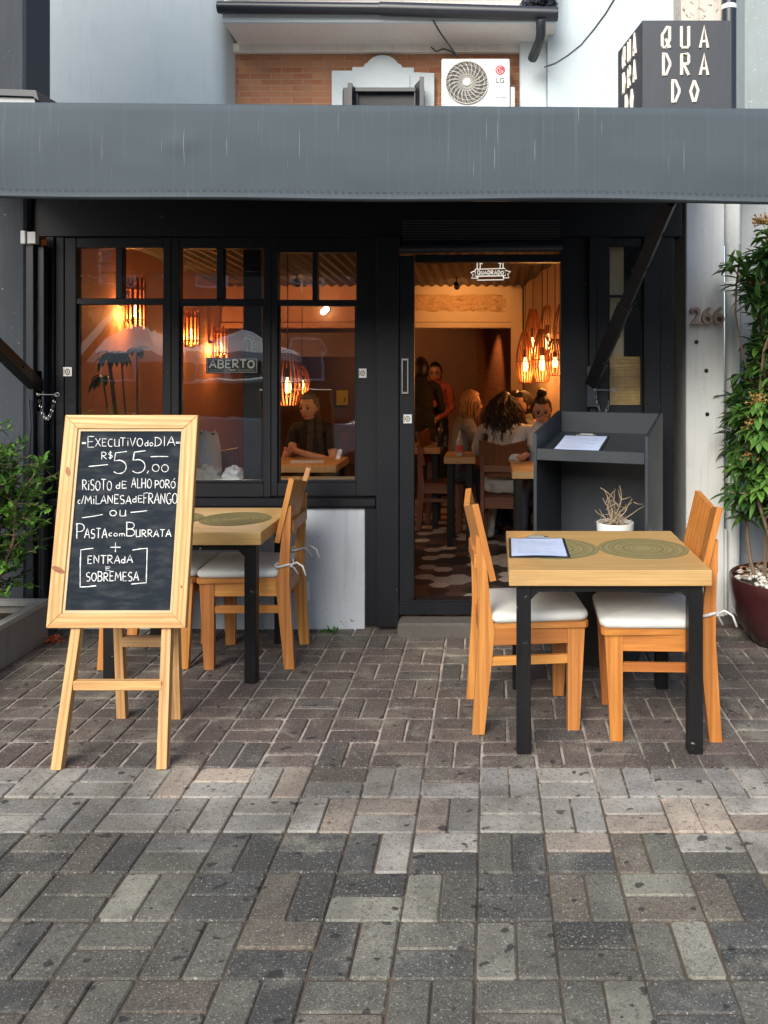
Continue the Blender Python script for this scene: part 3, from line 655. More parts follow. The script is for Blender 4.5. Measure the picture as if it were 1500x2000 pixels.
# ================================================================ AWNING
AW = thing('awning', 'wide grey canvas awning with streaked valance across the whole shop front', 'awning', (0, 3.3, 2.3))
def vz(x, top): return (2.618-0.0085*x) if top else (2.250-0.0100*x+0.006*math.sin(x*1.7+0.6)+0.0035*math.sin(x*4.3))
vs, fs = [], []; nx = 120
rows = [(4.85-3.3, 0.52, None), (0.035, 0.0, 1.0), (0.010, -0.008, 1.0), (0.0, -0.03, 1.0)]
prof = []
xs = [-3.0+4.25*i/nx for i in range(nx+1)]
NV = 14
for i, x in enumerate(xs):
    t, b = vz(x, True), vz(x, False); col = []
    col.append((x, 4.86-3.3, 2.80)); col.append((x, 0.03, t+0.004)); col.append((x, 0.008, t))
    for k in range(NV+1):
        u = k/NV; z = t-0.012+(b-t+0.012)*u
        wv = 0.013*mnoise.noise(Vector((x*1.1, z*2.2, 0)))+0.006*mnoise.noise(Vector((x*4.5+z*3, z*5, 2)))-0.010*math.exp(-((x+1.25)/0.07)**2-((u-0.42)/0.10)**2)
        col.append((x, 0.0-0.010*math.sin(u*math.pi)+wv*math.sin(u*math.pi), z))
    rr = 0.017+0.002*mnoise.noise(Vector((x*3, 0, 7)))
    for q in range(1, 9): col.append((x, 0.012-rr*math.cos(R(24*q)), b-rr*0.9*math.sin(R(24*q))-0.002))
    prof.append([(p[0], p[1], p[2]-2.3) for p in col])
m = len(prof[0])
for c_ in prof: vs += c_
for i in range(nx):
    for k in range(m-1): fs.append((i*m+k, i*m+k+1, (i+1)*m+k+1, (i+1)*m+k))
mb = MB(); mb.add(vs, [f[::-1] for f in fs]); mb.build('canopy', awning_mat, AW, True, 50)
mb = MB()
for k in range(150): x = -2.95+k*0.0279; mb.tube([(x, -0.0085, vz(x,False)+0.018-2.3), (x+0.015, -0.0085, vz(x+0.015,False)+0.018-2.3)], 0.0011, 4)
mb.build('stitching', plain('stitch_thread', (0.05,0.06,0.065), 0.9), AW)
mb = MB(); mb.tube([(-2.98,0.03,2.255+0.0075*2.98-2.3),(1.23,0.03,2.255-0.0075*1.23-2.3)], 0.018, 12); mb.build('front_bar', dark_metal, AW, True)
def arm(x0, z0, x1, side):
    a0, a1 = Vector((x0, 4.79-3.3, z0-2.3)), Vector((x1, 0.08, 2.25-2.3)); mb = MB(); mid = a0.lerp(a1, 0.52)
    mb.bar(a0, mid, 0.066, 0.06, up=(0,-1,0.4)); mb.bar(mid, a1, 0.054, 0.05, up=(0,-1,0.4))
    for t in (0.15, 0.33, 0.52, 0.7, 0.86):
        p = a0.lerp(a1, t); mb.tube([p+Vector((-0.042,0,0)), p+Vector((0.042,0,0))], 0.009, 8)
    ar = mb.build('arm', black_leg, AW)
    mb = MB(); mb.box(x0-0.03, x0+0.03, 4.79-3.32, 4.825-3.3, z0-2.3-0.14, z0-2.3+0.10); mb.build('bracket', dark_metal, ar)
    mb = MB(); p = a0+Vector((0.012, -0.03, -0.04)); q = p+Vector((0.10, 0, 0)); mb.tube([p, q], 0.003, 6); mb.tube([q+Vector((0.011+0.011*math.cos(t), 0, 0.011*math.sin(t))) for t in [2*math.pi*i/12 for i in range(13)]], 0.003, 6)
    for i in range(16):
        u = i/15; c = p.lerp(q, u)+Vector((0,0,-0.14*math.sin(math.pi*u)**0.8))
        mb.tube([c+Vector((0.007*math.cos(t)*(1 if i % 2 else 0.5), 0.006*math.cos(t)*(0 if i % 2 else 1), 0.010*math.sin(t))) for t in [2*math.pi*k/8 for k in range(9)]], 0.0016, 4)
    mb.build('pin_chain', steel, ar)
arm(X_(1156,4.79), Z_(748,4.79), 0.735, 1); arm(X_(76,4.79), Z_(757,4.79), -2.66, -1)

# ================================================================ UPPER HOUSE
YB = 9.2
UH = thing('upper_house', 'upper storey of old brick house set back above the awning under white eaves', 'house', (-1.3, YB, 2.9))
def up(mb): return mb
L = Vector((-1.3, YB, 2.9))
def loc_prism(pts, Y, y0, y1):
    return [(X_(a, Y)-L.x, Z_(b, Y)-L.z) for a, b in pts], y0-L.y, y1-L.y
mb = MB(); mb.box(X_(440,YB)-L.x, X_(1020,YB)-L.x, 0, 0.25, 0, 2.5, c=0.004); mb.build('brick_wall', brick_ext, UH)
mb = MB(); mb.box(X_(1015,9.05)-L.x, X_(1068,9.05)-L.x, 9.05-L.y, 9.3-L.y, 0, 2.35, c=0.01); mb.build('pilaster', stucco_white, UH)
e0, e1 = X_(437, 8.62)-L.x, X_(1086, 8.62)-L.x
mb = MB(); mb.prism([(8.62-L.y, Z_(44,8.62)-L.z), (9.19-L.y, Z_(92,9.19)-L.z), (9.19-L.y, 3.0), (8.62-L.y, 3.0)], e0, e1, plane='yz'); mb.build('eave', soffit_mat, UH)
mb = MB(); mb.box(X_(452,9.19)-L.x, X_(1068,9.0)-L.x, 9.12-L.y, 9.198-L.y, Z_(103,9.15)-L.z, Z_(86,9.15)-L.z, c=0.008); mb.build('cornice', soffit_mat, UH)
mb = MB(); mb.box(e0, e1, 8.565-L.y, 8.618-L.y, Z_(46,8.6)-L.z, Z_(27,8.6)-L.z, c=0.006); mb.build('fascia', stucco_white, UH)
mb = MB(); gz = Z_(25, 8.5)-L.z
mb.tube([(e0-0.02, 8.5-L.y, gz+0.055), (e0+1.7, 8.5-L.y, gz+0.04)], 0.062, 14); mb.tube([(e0+1.66, 8.5-L.y, gz+0.04), (e1+0.01, 8.5-L.y, gz-0.012)], 0.072, 14)
gu = mb.build('gutter', dark_metal, UH, True, 40)
mb = MB(); mb.tube([(X_(1057,8.4)-L.x, 8.43-L.y, Z_(40,8.43)-L.z), (X_(1057,8.4)-L.x, 8.45-L.y, Z_(68,8.45)-L.z), (X_(1055,8.5)-L.x, 8.5-L.y, Z_(78,8.5)-L.z), (X_(1040,8.8)-L.x, 8.8-L.y, Z_(114,8.8)-L.z)], 0.052, 14); mb.build('downpipe', dark_metal, gu, True, 60)
roof_tile = plain('roof_tile', (0.10, 0.05, 0.035), 0.9, 0, 0.4, 9, 0.5)
mb = MB(); mb.prism([(8.55-L.y, 2.62), (12.6-L.y, 3.6), (12.6-L.y, 3.5), (8.55-L.y, 2.52)], e0+0.03, e1-0.03, plane='yz'); mb.build('roof', roof_tile, UH)
mb = MB()
for i in range(26): mb.blob((X_(1010,8.5)-L.x+0.012*i+random.uniform(-.05,.05)+0.08, 8.56-L.y+random.uniform(-.05,.05), gz+0.10+random.uniform(0,0.10)), random.uniform(0.03,0.06), 5, 0.3)
mb.build('broken_tiles', dark_metal, UH)
# white scalloped window surround
pts = [(648,330),(648,138),(688,138),(688,131),(710,131),(713,124)]
pts += [(747+35*math.cos(R(a)), 140-32.5*math.sin(R(a))) for a in range(150, 29, -8)]
pts += [(783,126),(786,132),(808,132),(808,141),(848,143),(848,330),(829,330),(829,176),(669,176),(669,330)]
pl, ya, yb = loc_prism(pts, 9.1, 9.1, 9.199)
mb = MB(); mb.prism(pl, ya, yb); wf = mb.build('window', stucco_white, UH)
mb = MB()
ip = [(698,174),(698,146),(722,140)]+[(747+25*math.cos(R(a)), 141-25*math.sin(R(a))) for a in range(165, 14, -10)]+[(775,141),(800,146),(800,174)]
pl, ya, yb = loc_prism(ip, 9.08, 9.078, 9.0985); mb.prism(pl, ya, yb); mb.build('pediment', stucco_white, wf)
mb = MB(); mb.box(X_(664,9.17)-L.x, X_(834,9.17)-L.x, 9.15-L.y, 9.19-L.y, 0.6, Z_(170,9.17)-L.z); mb.build('dark_opening', plain('dark_room', (0.008,0.010,0.014), 0.5), wf)
mb = MB(); mb.box(X_(694,9.1)-L.x, X_(812,9.1)-L.x, 9.07-L.y, 9.14-L.y, Z_(180,9.1)-L.z, Z_(172.5,9.1)-L.z); mb.build('top_rail', dark_metal, wf)
for (pa, Ya), (pb, Yb), zt in (((684,8.96),(696,9.12),163), ((824,8.88),(812,9.10),151)):
    a0, b0 = Vector((X_(pa,Ya)-L.x, Ya-L.y, 0)), Vector((X_(pb,Yb)-L.x, Yb-L.y, 0)); mb = MB(); zz = Z_(zt, Ya)-L.z
    mb.bar(a0+Vector((0,0,zz-0.9)), a0+Vector((0,0,zz)), 0.045, 0.045); mb.bar(b0+Vector((0,0,zz-0.9)), b0+Vector((0,0,zz-0.02)), 0.03, 0.03); mb.bar(a0.lerp(b0,0.5)+Vector((0,0,zz-0.9)), a0.lerp(b0,0.5)+Vector((0,0,zz-0.01)), 0.02, (b0-a0).length, up=(b0-a0)); mb.build('shutter', dark_metal, wf)
mb = MB(); mb.box(X_(671,9.08)-L.x, X_(683,9.08)-L.x, 9.06-L.y, 9.09-L.y, 0.6, Z_(172,9.08)-L.z); mb.build('shutter', dark_metal, wf)

def rounded_wall(name, x0, x1, Y, z0, z1, label, right_round=True):
    poly = [(x0, Y+0.8), (x0, Y)]
    if right_round: poly += [(x1-0.14+0.14*math.sin(R(a)), Y+0.14-0.14*math.cos(R(a))) for a in range(0, 91, 10)]
    else: poly += [(x1, Y)]
    poly += [(x1, Y+0.8)]
    mb = MB(); mb.prism(poly, z0, z1, plane='xy'); o = mb.build(name, white_wall, None, True, 30); return tag(o, label, 'wall')
rounded_wall('party_wall', X_(0, 8.75), X_(434, 8.75), 8.75, 2.9, 8.0, 'large smooth white wall with rounded edge left of the brick upper storey')
mb = MB(); mb.prism([(X_(1070,8.9),8.9),(X_(1460,8.6),8.6),(X_(1460,8.6),9.4),(X_(1070,8.9),9.6)], 2.9, 8.0, plane='xy')
o = mb.build('party_wall', white_wall); tag(o, 'bluish white wall right of the eaves behind the square black sign', 'wall')
mb = MB(); mb.box(X_(1456,7.6), 6.5, 7.6, 9.3, 2.9, 8.0, c=0.02); o = mb.build('weathered_wall', painted('teal_render', (0.27,0.33,0.345), (0.5,0.52,0.52), 0.06, 0.85, (0.20,0.19,0.17), 0.45, 0.4)); tag(o, 'weathered grey-green wall strip at the far top right corner', 'wall')
mb = MB(); mb.box(X_(1331,5.35), X_(1413,5.35), 5.35, 5.6, 2.75, 4.9, c=0.012); o = mb.build('concrete_post', painted('worn_limewash', (0.58,0.55,0.50), (0.16,0.13,0.10), 0.11, 0.9, (0.3,0.24,0.18), 0.5, 0.9)); tag(o, 'chipped whitewashed concrete post rising behind the square black sign', 'post')
PP = thing('black_pipe', 'tall black drainpipe with white clamp beside the chipped concrete post', 'pipe', (X_(1424,5.3), 5.3, 2.7))
mb = MB(); mb.tube([(0,0,0),(0,0,2.4)], 0.046, 16); mb.build('tube', dark_metal, PP, True, 40)
mb = MB(); mb.lathe([(0.047,0),(0.050,0.002),(0.050,0.03),(0.047,0.032)], 16, (0,0,Z_(20,5.3)-2.7)); mb.build('clamp', white_plastic, PP)
# square hanging sign with lettering on two faces
SG = thing('sign_box', 'square black box sign with cream letters QUA DRA DO above the awning', 'sign', (0.811, 4.4, 2.9))
sp = [(0,0),(X_(1426,4.4)-0.811,0),(X_(1426,4.4)-0.811,0.456),(-0.061,0.456)]
mb = MB(); mb.prism(sp, 0, Z_(40,4.4)-2.9, plane='xy'); mb.build('box', painted('sign_black', (0.026,0.032,0.042), (0.3,0.3,0.3), 0.0, 0.5, (0.06,0.062,0.066), 0.35), SG)
mb = MB(); mb.box(0.43, 0.465, 0.456, 0.95, 0.12, 0.17); mb.build('bracket', dark_metal, SG)
SGL = {  # the sign's angular alphabet on a 1-high grid
 'Q': (0.6, [[(.42,.02),(.1,.02),(.02,.12),(.02,.6),(.4,.98),(.56,.98),(.56,.35),(.28,.0)],[(.26,.42),(.58,.0)]]), 'U': (0.6, [[(.03,1),(.03,.08),(.1,.02),(.5,.02),(.57,.08),(.57,1)]]),
 'A': (0.62, [[(.02,0),(.3,1),(.58,0)],[(.14,.3),(.46,.3)]]), 'D': (0.6, [[(.0,1),(.3,1),(.58,.6),(.58,.45),(.3,.02),(.0,.02)],[(.1,1),(.1,.02)]]),
 'R': (0.6, [[(.05,0),(.05,1),(.5,1),(.57,.92),(.57,.6),(.5,.52),(.05,.52)],[(.2,.5),(.56,0)]]), 'O': (0.62, [[(.3,1),(.58,.55),(.36,.02),(.24,.02),(.02,.5),(.3,1)]]) }
mb = MB(); mb2 = MB(); W_, H_ = X_(1426,4.4)-0.811, Z_(40,4.4)-2.9
for txt, py0, py1, xoff in (('QUA',52,94,1293), ('DRA',106,147,1293), ('DO',158,200,1311)):
    z1, z0 = Z_(py0,4.4)-2.9, Z_(py1,4.4)-2.9
    for i, ch in enumerate(txt):
        x0 = X_(xoff+37*i,4.4)-0.811; sw = 0.108
        for pl in SGL[ch][1]:
            mb.tube([(x0+a*sw*0.68, -0.0005, z0+b*(z1-z0)) for a, b in pl], 0.0088, 7)
            P3 = []
            for a, b in pl:
                u = (x0+a*sw*0.68)/W_*1.02; P3.append((-0.061*(1-u)-0.0005, 0.456*(1-u), z0+b*(z1-z0)+0.012))
            mb2.tube(P3, 0.0085, 7)
mb.build('lettering', cream_print, SG); mb2.build('lettering', cream_print, SG)

# air conditioner
AC = thing('air_conditioner', 'white outdoor air conditioner with round fan grille on the brick wall', 'air conditioner', (X_(930,8.85), 8.85, 4.1))
def ax(px): return X_(px, 8.85)-X_(930, 8.85)
def az(py): return Z_(py, 8.85)-4.1
mb = MB(); mb.box(ax(862), ax(996), 0, 0.30, az(225), az(114), c=0.012); mb.build('casing', white_plastic, AC)
mb = MB(); mb.box(ax(997), ax(1006), 0.05, 0.28, az(225), az(166), c=0.01); mb.build('side_cover', white_plastic, AC)
mb = MB(); fc = Vector((ax(912), -0.004, az(162))); fr_ = 0.228
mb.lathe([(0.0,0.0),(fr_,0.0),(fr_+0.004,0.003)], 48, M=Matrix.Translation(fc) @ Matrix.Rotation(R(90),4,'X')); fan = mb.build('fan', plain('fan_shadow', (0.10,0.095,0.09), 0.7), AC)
mb = MB()
for k in range(44):
    a0 = 2*math.pi*k/44; tw = 0.55 if k % 2 else 0.25
    mb.tube([fc+Vector((math.cos(a0+tw*t*t)*(0.04+t*(fr_-0.04)), -0.010-0.012*math.sin(t*math.pi), math.sin(a0+tw*t*t)*(0.04+t*(fr_-0.04)))) for t in [i/7 for i in range(8)]], 0.0028, 5)
for rr in (0.09, 0.14, 0.19, fr_): mb.tube([fc+Vector((rr*math.cos(t), -0.014, rr*math.sin(t))) for t in [2*math.pi*i/40 for i in range(41)]], 0.0022 if rr < fr_ else 0.005, 5)
mb.build('grille', plain('grille_cream', (0.55,0.53,0.48), 0.5), AC)
mb = MB(); mb.lathe([(0.0,0.012),(0.036,0.012),(0.042,0.006),(0.044,0)], 24, M=Matrix.Translation(fc+Vector((0,-0.018,0))) @ Matrix.Rotation(R(90),4,'X')); mb.build('hub', white_plastic, AC)
mb = MB(); lc = Vector((ax(977), -0.001, az(137))); mb.lathe([(0,0.002),(0.052,0.002),(0.053,0)], 32, M=Matrix.Translation(lc) @ Matrix.Rotation(R(90),4,'X')); lg = mb.build('emblem', red_print, AC)
mb = MB(); mb.tube([lc+Vector((0.036*math.cos(t), -0.003, 0.036*math.sin(t))) for t in [R(60+270*i/20) for i in range(21)]]+[lc+Vector((0.012,-0.003,0.0))], 0.0035, 5); mb.tube([lc+Vector((-0.004,-0.003,0.022)), lc+Vector((-0.004,-0.003,-0.018)), lc+Vector((0.012,-0.003,-0.018))], 0.0035, 5); mb.blob(lc+Vector((-0.02,-0.003,0.014)), 0.005, 6)
mb.build('emblem_lines', white_print, lg)
text_obj('lettering', 'LG', 0.088, (ax(977), -0.003, az(157)), grey_print, AC, extrude=0.002, offset=0.02)
text_obj('small_lettering', 'DUAL Inverter', 0.135, (ax(977), -0.002, az(190)), grey_print, AC, extrude=0.002)
mb = MB(); mb.box(ax(960), ax(994), -0.0015, 0.002, az(178.5), az(177.5)); mb.build('trim_line', grey_print, AC); mb = MB(); mb.box(ax(960), ax(994), -0.0015, 0.002, az(200), az(199)); mb.build('trim_line', grey_print, AC)

def wire(pts, r, label):
    mb = MB(); mb.tube(pts, r, 6); o = mb.build('overhead_wire', dark_metal); return tag(o, label, 'wire')
wire([at(1064,131,8.85), at(1085,124,8.5), at(1110,108,8.0), at(1135,88,7.5), at(1160,58,7.0), at(1183,27,6.6), at(1203,-6,6.2)], 0.009, 'thin dark wire sagging across the bluish white wall')
wire([at(846,40,8.5), at(860,64,8.6), at(880,92,8.8), at(895,112,8.84)], 0.010, 'short black cable from the gutter down to the air conditioner')
wire([at(842,92,9.1), at(852,101,9.1), at(866,95,9.1), at(880,100,9.1), at(895,111,8.9)], 0.008, 'looped black cable under the eave left of the air conditioner')

# distant tower blocks above the roof
def tower(x0, x1, Y, h, col, label, floors, name='tower_block'):
    T = thing(name, label, 'building', ((x0+x1)/2, Y, -0.15)); hw = (x1-x0)/2
    mb = MB(); mb.box(-hw, hw, 0, 8, 0, h, c=0.05); mb.build('wall', plain('tower_'+name+str(int(Y)), col, 0.85, 0, 0.05, 0.3), T)
    n = max(1, int(hw*2/2.6)); glz = MATS.get('tower_glass') or plain('tower_glass', (0.10,0.13,0.17), 0.15)
    for j in range(floors):
        for i in range(n):
            wx = -hw+(i+0.5)*2*hw/n; mb = MB(); z = h-2.6-3*j; mb.box(wx-0.75, wx+0.75, -0.06, 0.0, z, z+1.5, c=0.02); wn = mb.build('window', white_plastic, T)
            mb = MB(); mb.box(wx-0.66, wx+0.66, -0.075, -0.061, z+0.08, z+1.42, c=0.005); mb.build('pane', glz, wn)
    mb = MB(); mb.box(-hw-0.15, hw+0.15, -0.2, 8.2, h+0.005, h+0.35, c=0.03); mb.build('parapet', plain('parapet', (0.55,0.54,0.52), 0.85), T)
tower(X_(463,44), X_(503,44), 44, 23, (0.42,0.30,0.25), 'narrow pinkish tower block far behind the dark gutter', 3)
tower(X_(503,41), X_(632,41), 41, 22, (0.66,0.63,0.56), 'broad cream tower block far behind the middle of the gutter', 3)
tower(X_(632,46), X_(692,46), 46, 24, (0.62,0.63,0.64), 'white tower block with stacked windows far behind the gutter', 4)
tower(X_(694,48), X_(730,48), 48, 25, (0.07,0.11,0.28), 'deep blue tower block far behind the gutter', 3)
tower(X_(732,50), X_(782,50), 50, 26, (0.52,0.36,0.22), 'peach coloured tower block next to open sky above the gutter', 3)
tower(X_(916,45), X_(975,45), 45, 24, (0.42,0.32,0.26), 'tan tower block right of the open sky above the gutter', 3)
tower(X_(977,52), X_(1060,52), 52, 27, (0.22,0.34,0.48), 'pale blue tower block above the broken tiles', 3)
# neighbour's own small canopy at the far left
NC = thing('neighbour_canopy', 'corner of a dark canopy with pale underside at the top left above the awning', 'canopy', (X_(35,4.4), 4.4, 2.95))
mb = MB(); mb.prism([(-2.0,Z_(150,4.4)-2.95),(X_(70,4.4)-X_(35,4.4),Z_(176,4.4)-2.95),(X_(75,4.4)-X_(35,4.4),Z_(196,4.4)-2.95),(X_(64,4.4)-X_(35,4.4),Z_(188,4.4)-2.95),(-2.0,Z_(163,4.4)-2.95)], 0, 0.5); mb.build('roof', dark_metal, NC)
mb = MB(); mb.prism([(-2.0,Z_(164,4.4)-2.952),(X_(63,4.4)-X_(35,4.4),Z_(188.5,4.4)-2.952),(X_(66,4.4)-X_(35,4.4),Z_(208,4.4)-2.952),(-2.0,Z_(208,4.4)-2.952)], 0.02, 0.48); mb.build('lining', plain('lining', (0.42,0.43,0.44), 0.7), NC)

# ================================================================ FURNITURE
def rounded_slab(x0, x1, y0, y1, z0, z1, r, n=6, puff=0.0, seg=14):
    """a soft cushion: rounded outline, domed top"""
    mb = MB(); cx, cy = (x0+x1)/2, (y0+y1)/2; hx, hy = (x1-x0)/2, (y1-y0)/2
    def outline(ins):
        p = []
        for sx, sy, a0 in ((1,1,0),(-1,1,90),(-1,-1,180),(1,-1,270)):
            for k in range(n+1):
                t = R(a0+90*k/n); p.append((cx+sx*(hx-r)+(r-ins)*math.cos(t), cy+sy*(hy-r)+(r-ins)*math.sin(t)))
        return p
    h = z1-z0; rings = [(0.012, z0), (0.0, z0+h*0.25), (-0.003, z0+h*0.5), (0.0, z0+h*0.78), (0.012, z1)]
    vs = []; fs = []
    for ins, z in rings: vs += [(x, y, z+0.004*mnoise.noise(Vector((x*14, y*14, z*9)))) for x, y in outline(ins)]
    m = 4*(n+1)
    base = outline(0.012)
    for q in range(1, 7):
        f = 1-q/7
        vs += [(cx+(x-cx)*f, cy+(y-cy)*f, z1+puff*(1-f*f)+0.005*mnoise.noise(Vector((x*f*11+3, y*f*11, 1)))) for x, y in base]
    L_ = len(rings)+6
    for i in range(L_-1):
        for k in range(m): fs.append((i*m+k, i*m+(k+1) % m, (i+1)*m+(k+1) % m, (i+1)*m+k))
    fs.append(tuple((L_-1)*m+k for k in range(m))); fs.append(tuple(range(m))[::-1])
    mb.add(vs, fs); return mb

def make_chair(wd, cushion=True):
    t = thing('dining_chair', 'x', 'chair')
    mb = MB(); mb.prism([(-0.185,-0.19),(0.255,-0.215),(0.268,-0.20),(0.268,0.20),(0.255,0.215),(-0.185,0.19)], 0.447, 0.470, plane='xy', grain='x'); mb.build('seat', wd, t)
    for sy in (-1, 1):
        mb = MB(); mb.prism([(-0.232,0.0),(-0.180,0.0),(-0.135,0.44),(-0.148,0.50),(-0.183,0.835),(-0.216,0.842),(-0.206,0.55),(-0.205,0.44)], sy*0.183-0.016, sy*0.183+0.016, grain='z'); mb.build('leg', wd, t)
        mb = MB(); mb.prism([(0.180,0.0),(0.230,0.0),(0.254,0.446),(0.180,0.446)], sy*0.183-0.017, sy*0.183+0.017, grain='z'); mb.build('leg', wd, t)
        mb = MB(); mb.box(-0.145, 0.181, sy*0.183-0.012, sy*0.183+0.012, 0.375, 0.446, 'x'); mb.build('seat_rail', wd, t)
        mb = MB(); mb.box(-0.150, 0.181, sy*0.183-0.011, sy*0.183+0.011, 0.288, 0.325, 'x'); mb.build('stretcher', wd, t)
    for x0, x1 in ((-0.190,-0.166), (0.212,0.236)):
        mb = MB(); mb.box(x0, x1, -0.166, 0.166, 0.372, 0.446, 'y'); mb.build('seat_rail', wd, t)
    # folded backrest: two boards meeting in a shallow valley
    mb = MB(); th = 0.026
    for sy in (-1, 1):
        zt, zm, zb = 0.985, 0.942, 0.655
        def bx(z): return -0.150-(z-0.655)*0.235
        o_t, o_b, m_t, m_b = (bx(zt)+0.020, sy*0.212, zt), (bx(zb)+0.020, sy*0.205, zb), (bx(zm)-0.012, 0.0, zm), (bx(zb)-0.012, 0.0, zb+0.0)
        P = [o_b, m_b, m_t, o_t]; Q = [(p[0]-th, p[1], p[2]-0.004) for p in P]
        mb.add(P+Q, [(0,1,2,3),(4,5,6,7),(0,1,5,4),(2,3,7,6),(3,0,4,7)], [(p[2], p[1], p[0]) for p in P+Q], None, True)
    mb.build('backrest', wd, t)
    mb = MB(); mb.box(-0.222, -0.197, -0.166, 0.166, 0.70, 0.76, 'y'); mb.build('back_rail', wd, t)
    if cushion:
        c = rounded_slab(-0.158, 0.272, -0.208, 0.208, 0.471, 0.512, 0.045, puff=0.012).build('cushion', linen, t, True, 60)
        for sy in (-1, 1):
            mb = MB(); y = sy*0.183
            lp = [(-0.150,y-0.020*sy,0.502),(-0.142,y-0.021,0.525),(-0.150,y-0.022,0.535)]
            ring = [(-0.172+0.040*math.cos(a), y+0.022*math.sin(a), 0.533-0.006*math.sin(a*2)) for a in [2*math.pi*i/16 for i in range(17)]]
            mb.tube(lp, 0.006, 6); mb.tube(ring, 0.0065, 6)
            k = Vector((-0.213, y, 0.530)); mb.blob(k, 0.011, 6, 0.2)
            mb.tube([k, k+Vector((-0.03,0.012,0.02)), k+Vector((-0.062,0.016,0.0)), k+Vector((-0.078,0.02,-0.045))], 0.005, 6)
            mb.tube([k, k+Vector((-0.012,-0.016,-0.018)), k+Vector((-0.03,-0.022,-0.05))], 0.005, 6)
            mb.tube([k, k+Vector((-0.008,-0.022,0.012)), k+Vector((0.0,-0.030,0.03))], 0.004, 6); mb.build('tie', linen, c, True)
    return t
GC = 'beech chairs at the pavement tables'
ch1 = make_chair(chair_wood)
def put(o, x, y, deg, label, group=GC): o.location = (x, y, 0); o.rotation_euler = (0, 0, R(deg)); o['label'] = label; o['group'] = group
put(ch1, 0.130, 3.70, 5.5, 'honey beech chair with white cushion on the doorway side of the clipboard table')
ch2 = dup(ch1); put(ch2, 0.735, 3.615, 180-2, 'darker orange chair with white cushion on the pillar side of the clipboard table')
def recolour(o, m, only=None):
    for c in [q for q in bpy.data.objects if q.parent == o]:
        if c.data and c.data.materials and c.data.materials[0] == chair_wood:
            c.material_slots[0].link = 'OBJECT'; c.material_slots[0].material = m
        recolour(c, m)
recolour(ch2, chair_wood_dark)
ch3 = dup(ch1); put(ch3, -1.250, 4.41, 180+1, 'beech chair with bow-tied white cushion between the back table and the door')
ch4 = dup(ch1); put(ch4, -1.800, 4.41, 2, 'beech chair mostly hidden behind the chalkboard easel at the back table')

for q in [q for q in bpy.data.objects if q.name.startswith('tie') and q.parent.parent == ch1]: bpy.data.objects.remove(q)

def make_table(label, wx, wy, x, y, decal=True):
    t = thing('table', label, 'table', (x, y, 0), 0, 'square oak tables on black legs')
    hx, hy = wx/2, wy/2
    mb = MB(); mb.box(-hx, hx, -hy, hy, 0.686, 0.75, 'x', 0.003); mb.build('table_top', table_wood, t)
    for sx in (-1, 1):
        for sy in (-1, 1):
            x0, y0 = sx*(hx-0.060), sy*(hy-0.052); mb = MB(); mb.box(x0-0.029, x0+0.029, y0-0.029, y0+0.029, 0, 0.685, 'z', 0.003); lg = mb.build('leg', black_leg, t)
            mb = MB(); xs_ = x0-sx*0.0295; mb.prism([(xs_, 0.684), (xs_-sx*0.055, 0.684), (xs_, 0.625)], y0-0.025, y0+0.025); mb.build('gusset', black_leg, lg)
    mb = MB(); mb.box(-hx+0.10, hx-0.10, -hy+0.03, -hy+0.05, 0.655, 0.685); mb.build('under_rail', black_leg, t)
    return t
T1 = make_table('square oak table by the lectern with clipboard and olive round mats inlaid', 0.815, 0.752, 0.478, 3.661)
T2 = make_table('square oak table partly behind the chalkboard under the shop window', 0.815, 0.66, -1.535, 4.335)
for T, dx, r in ((T1, 0.199, 0.199), (T2, 0.18, 0.185)):
    for s_ in (-1, 1):
        mb = MB(); mb.lathe([(0.0, 0.0006 + (0.0004 if s_ > 0 else 0)), (r, 0.0006 + (0.0004 if s_ > 0 else 0)), (r+0.0005, -0.001)], 64); 
        o = mb.build('inlay', decal_mat, T); o.location = (s_*dx, 0.0, 0.75)
        mb = MB()
        for q in range(1, 9): mb.tube([(r*(0.99-0.11*(q-1))*math.cos(a)+0.02*(q-1)*0.0, r*(0.99-0.11*(q-1))*math.sin(a), 0.0012+(0.0004 if s_ > 0 else 0)) for a in [2*math.pi*i/48 for i in range(49)]], 0.0010, 4)
        mb.build('ring_pattern', plain('olive_line', (0.10,0.085,0.03), 0.8), o)

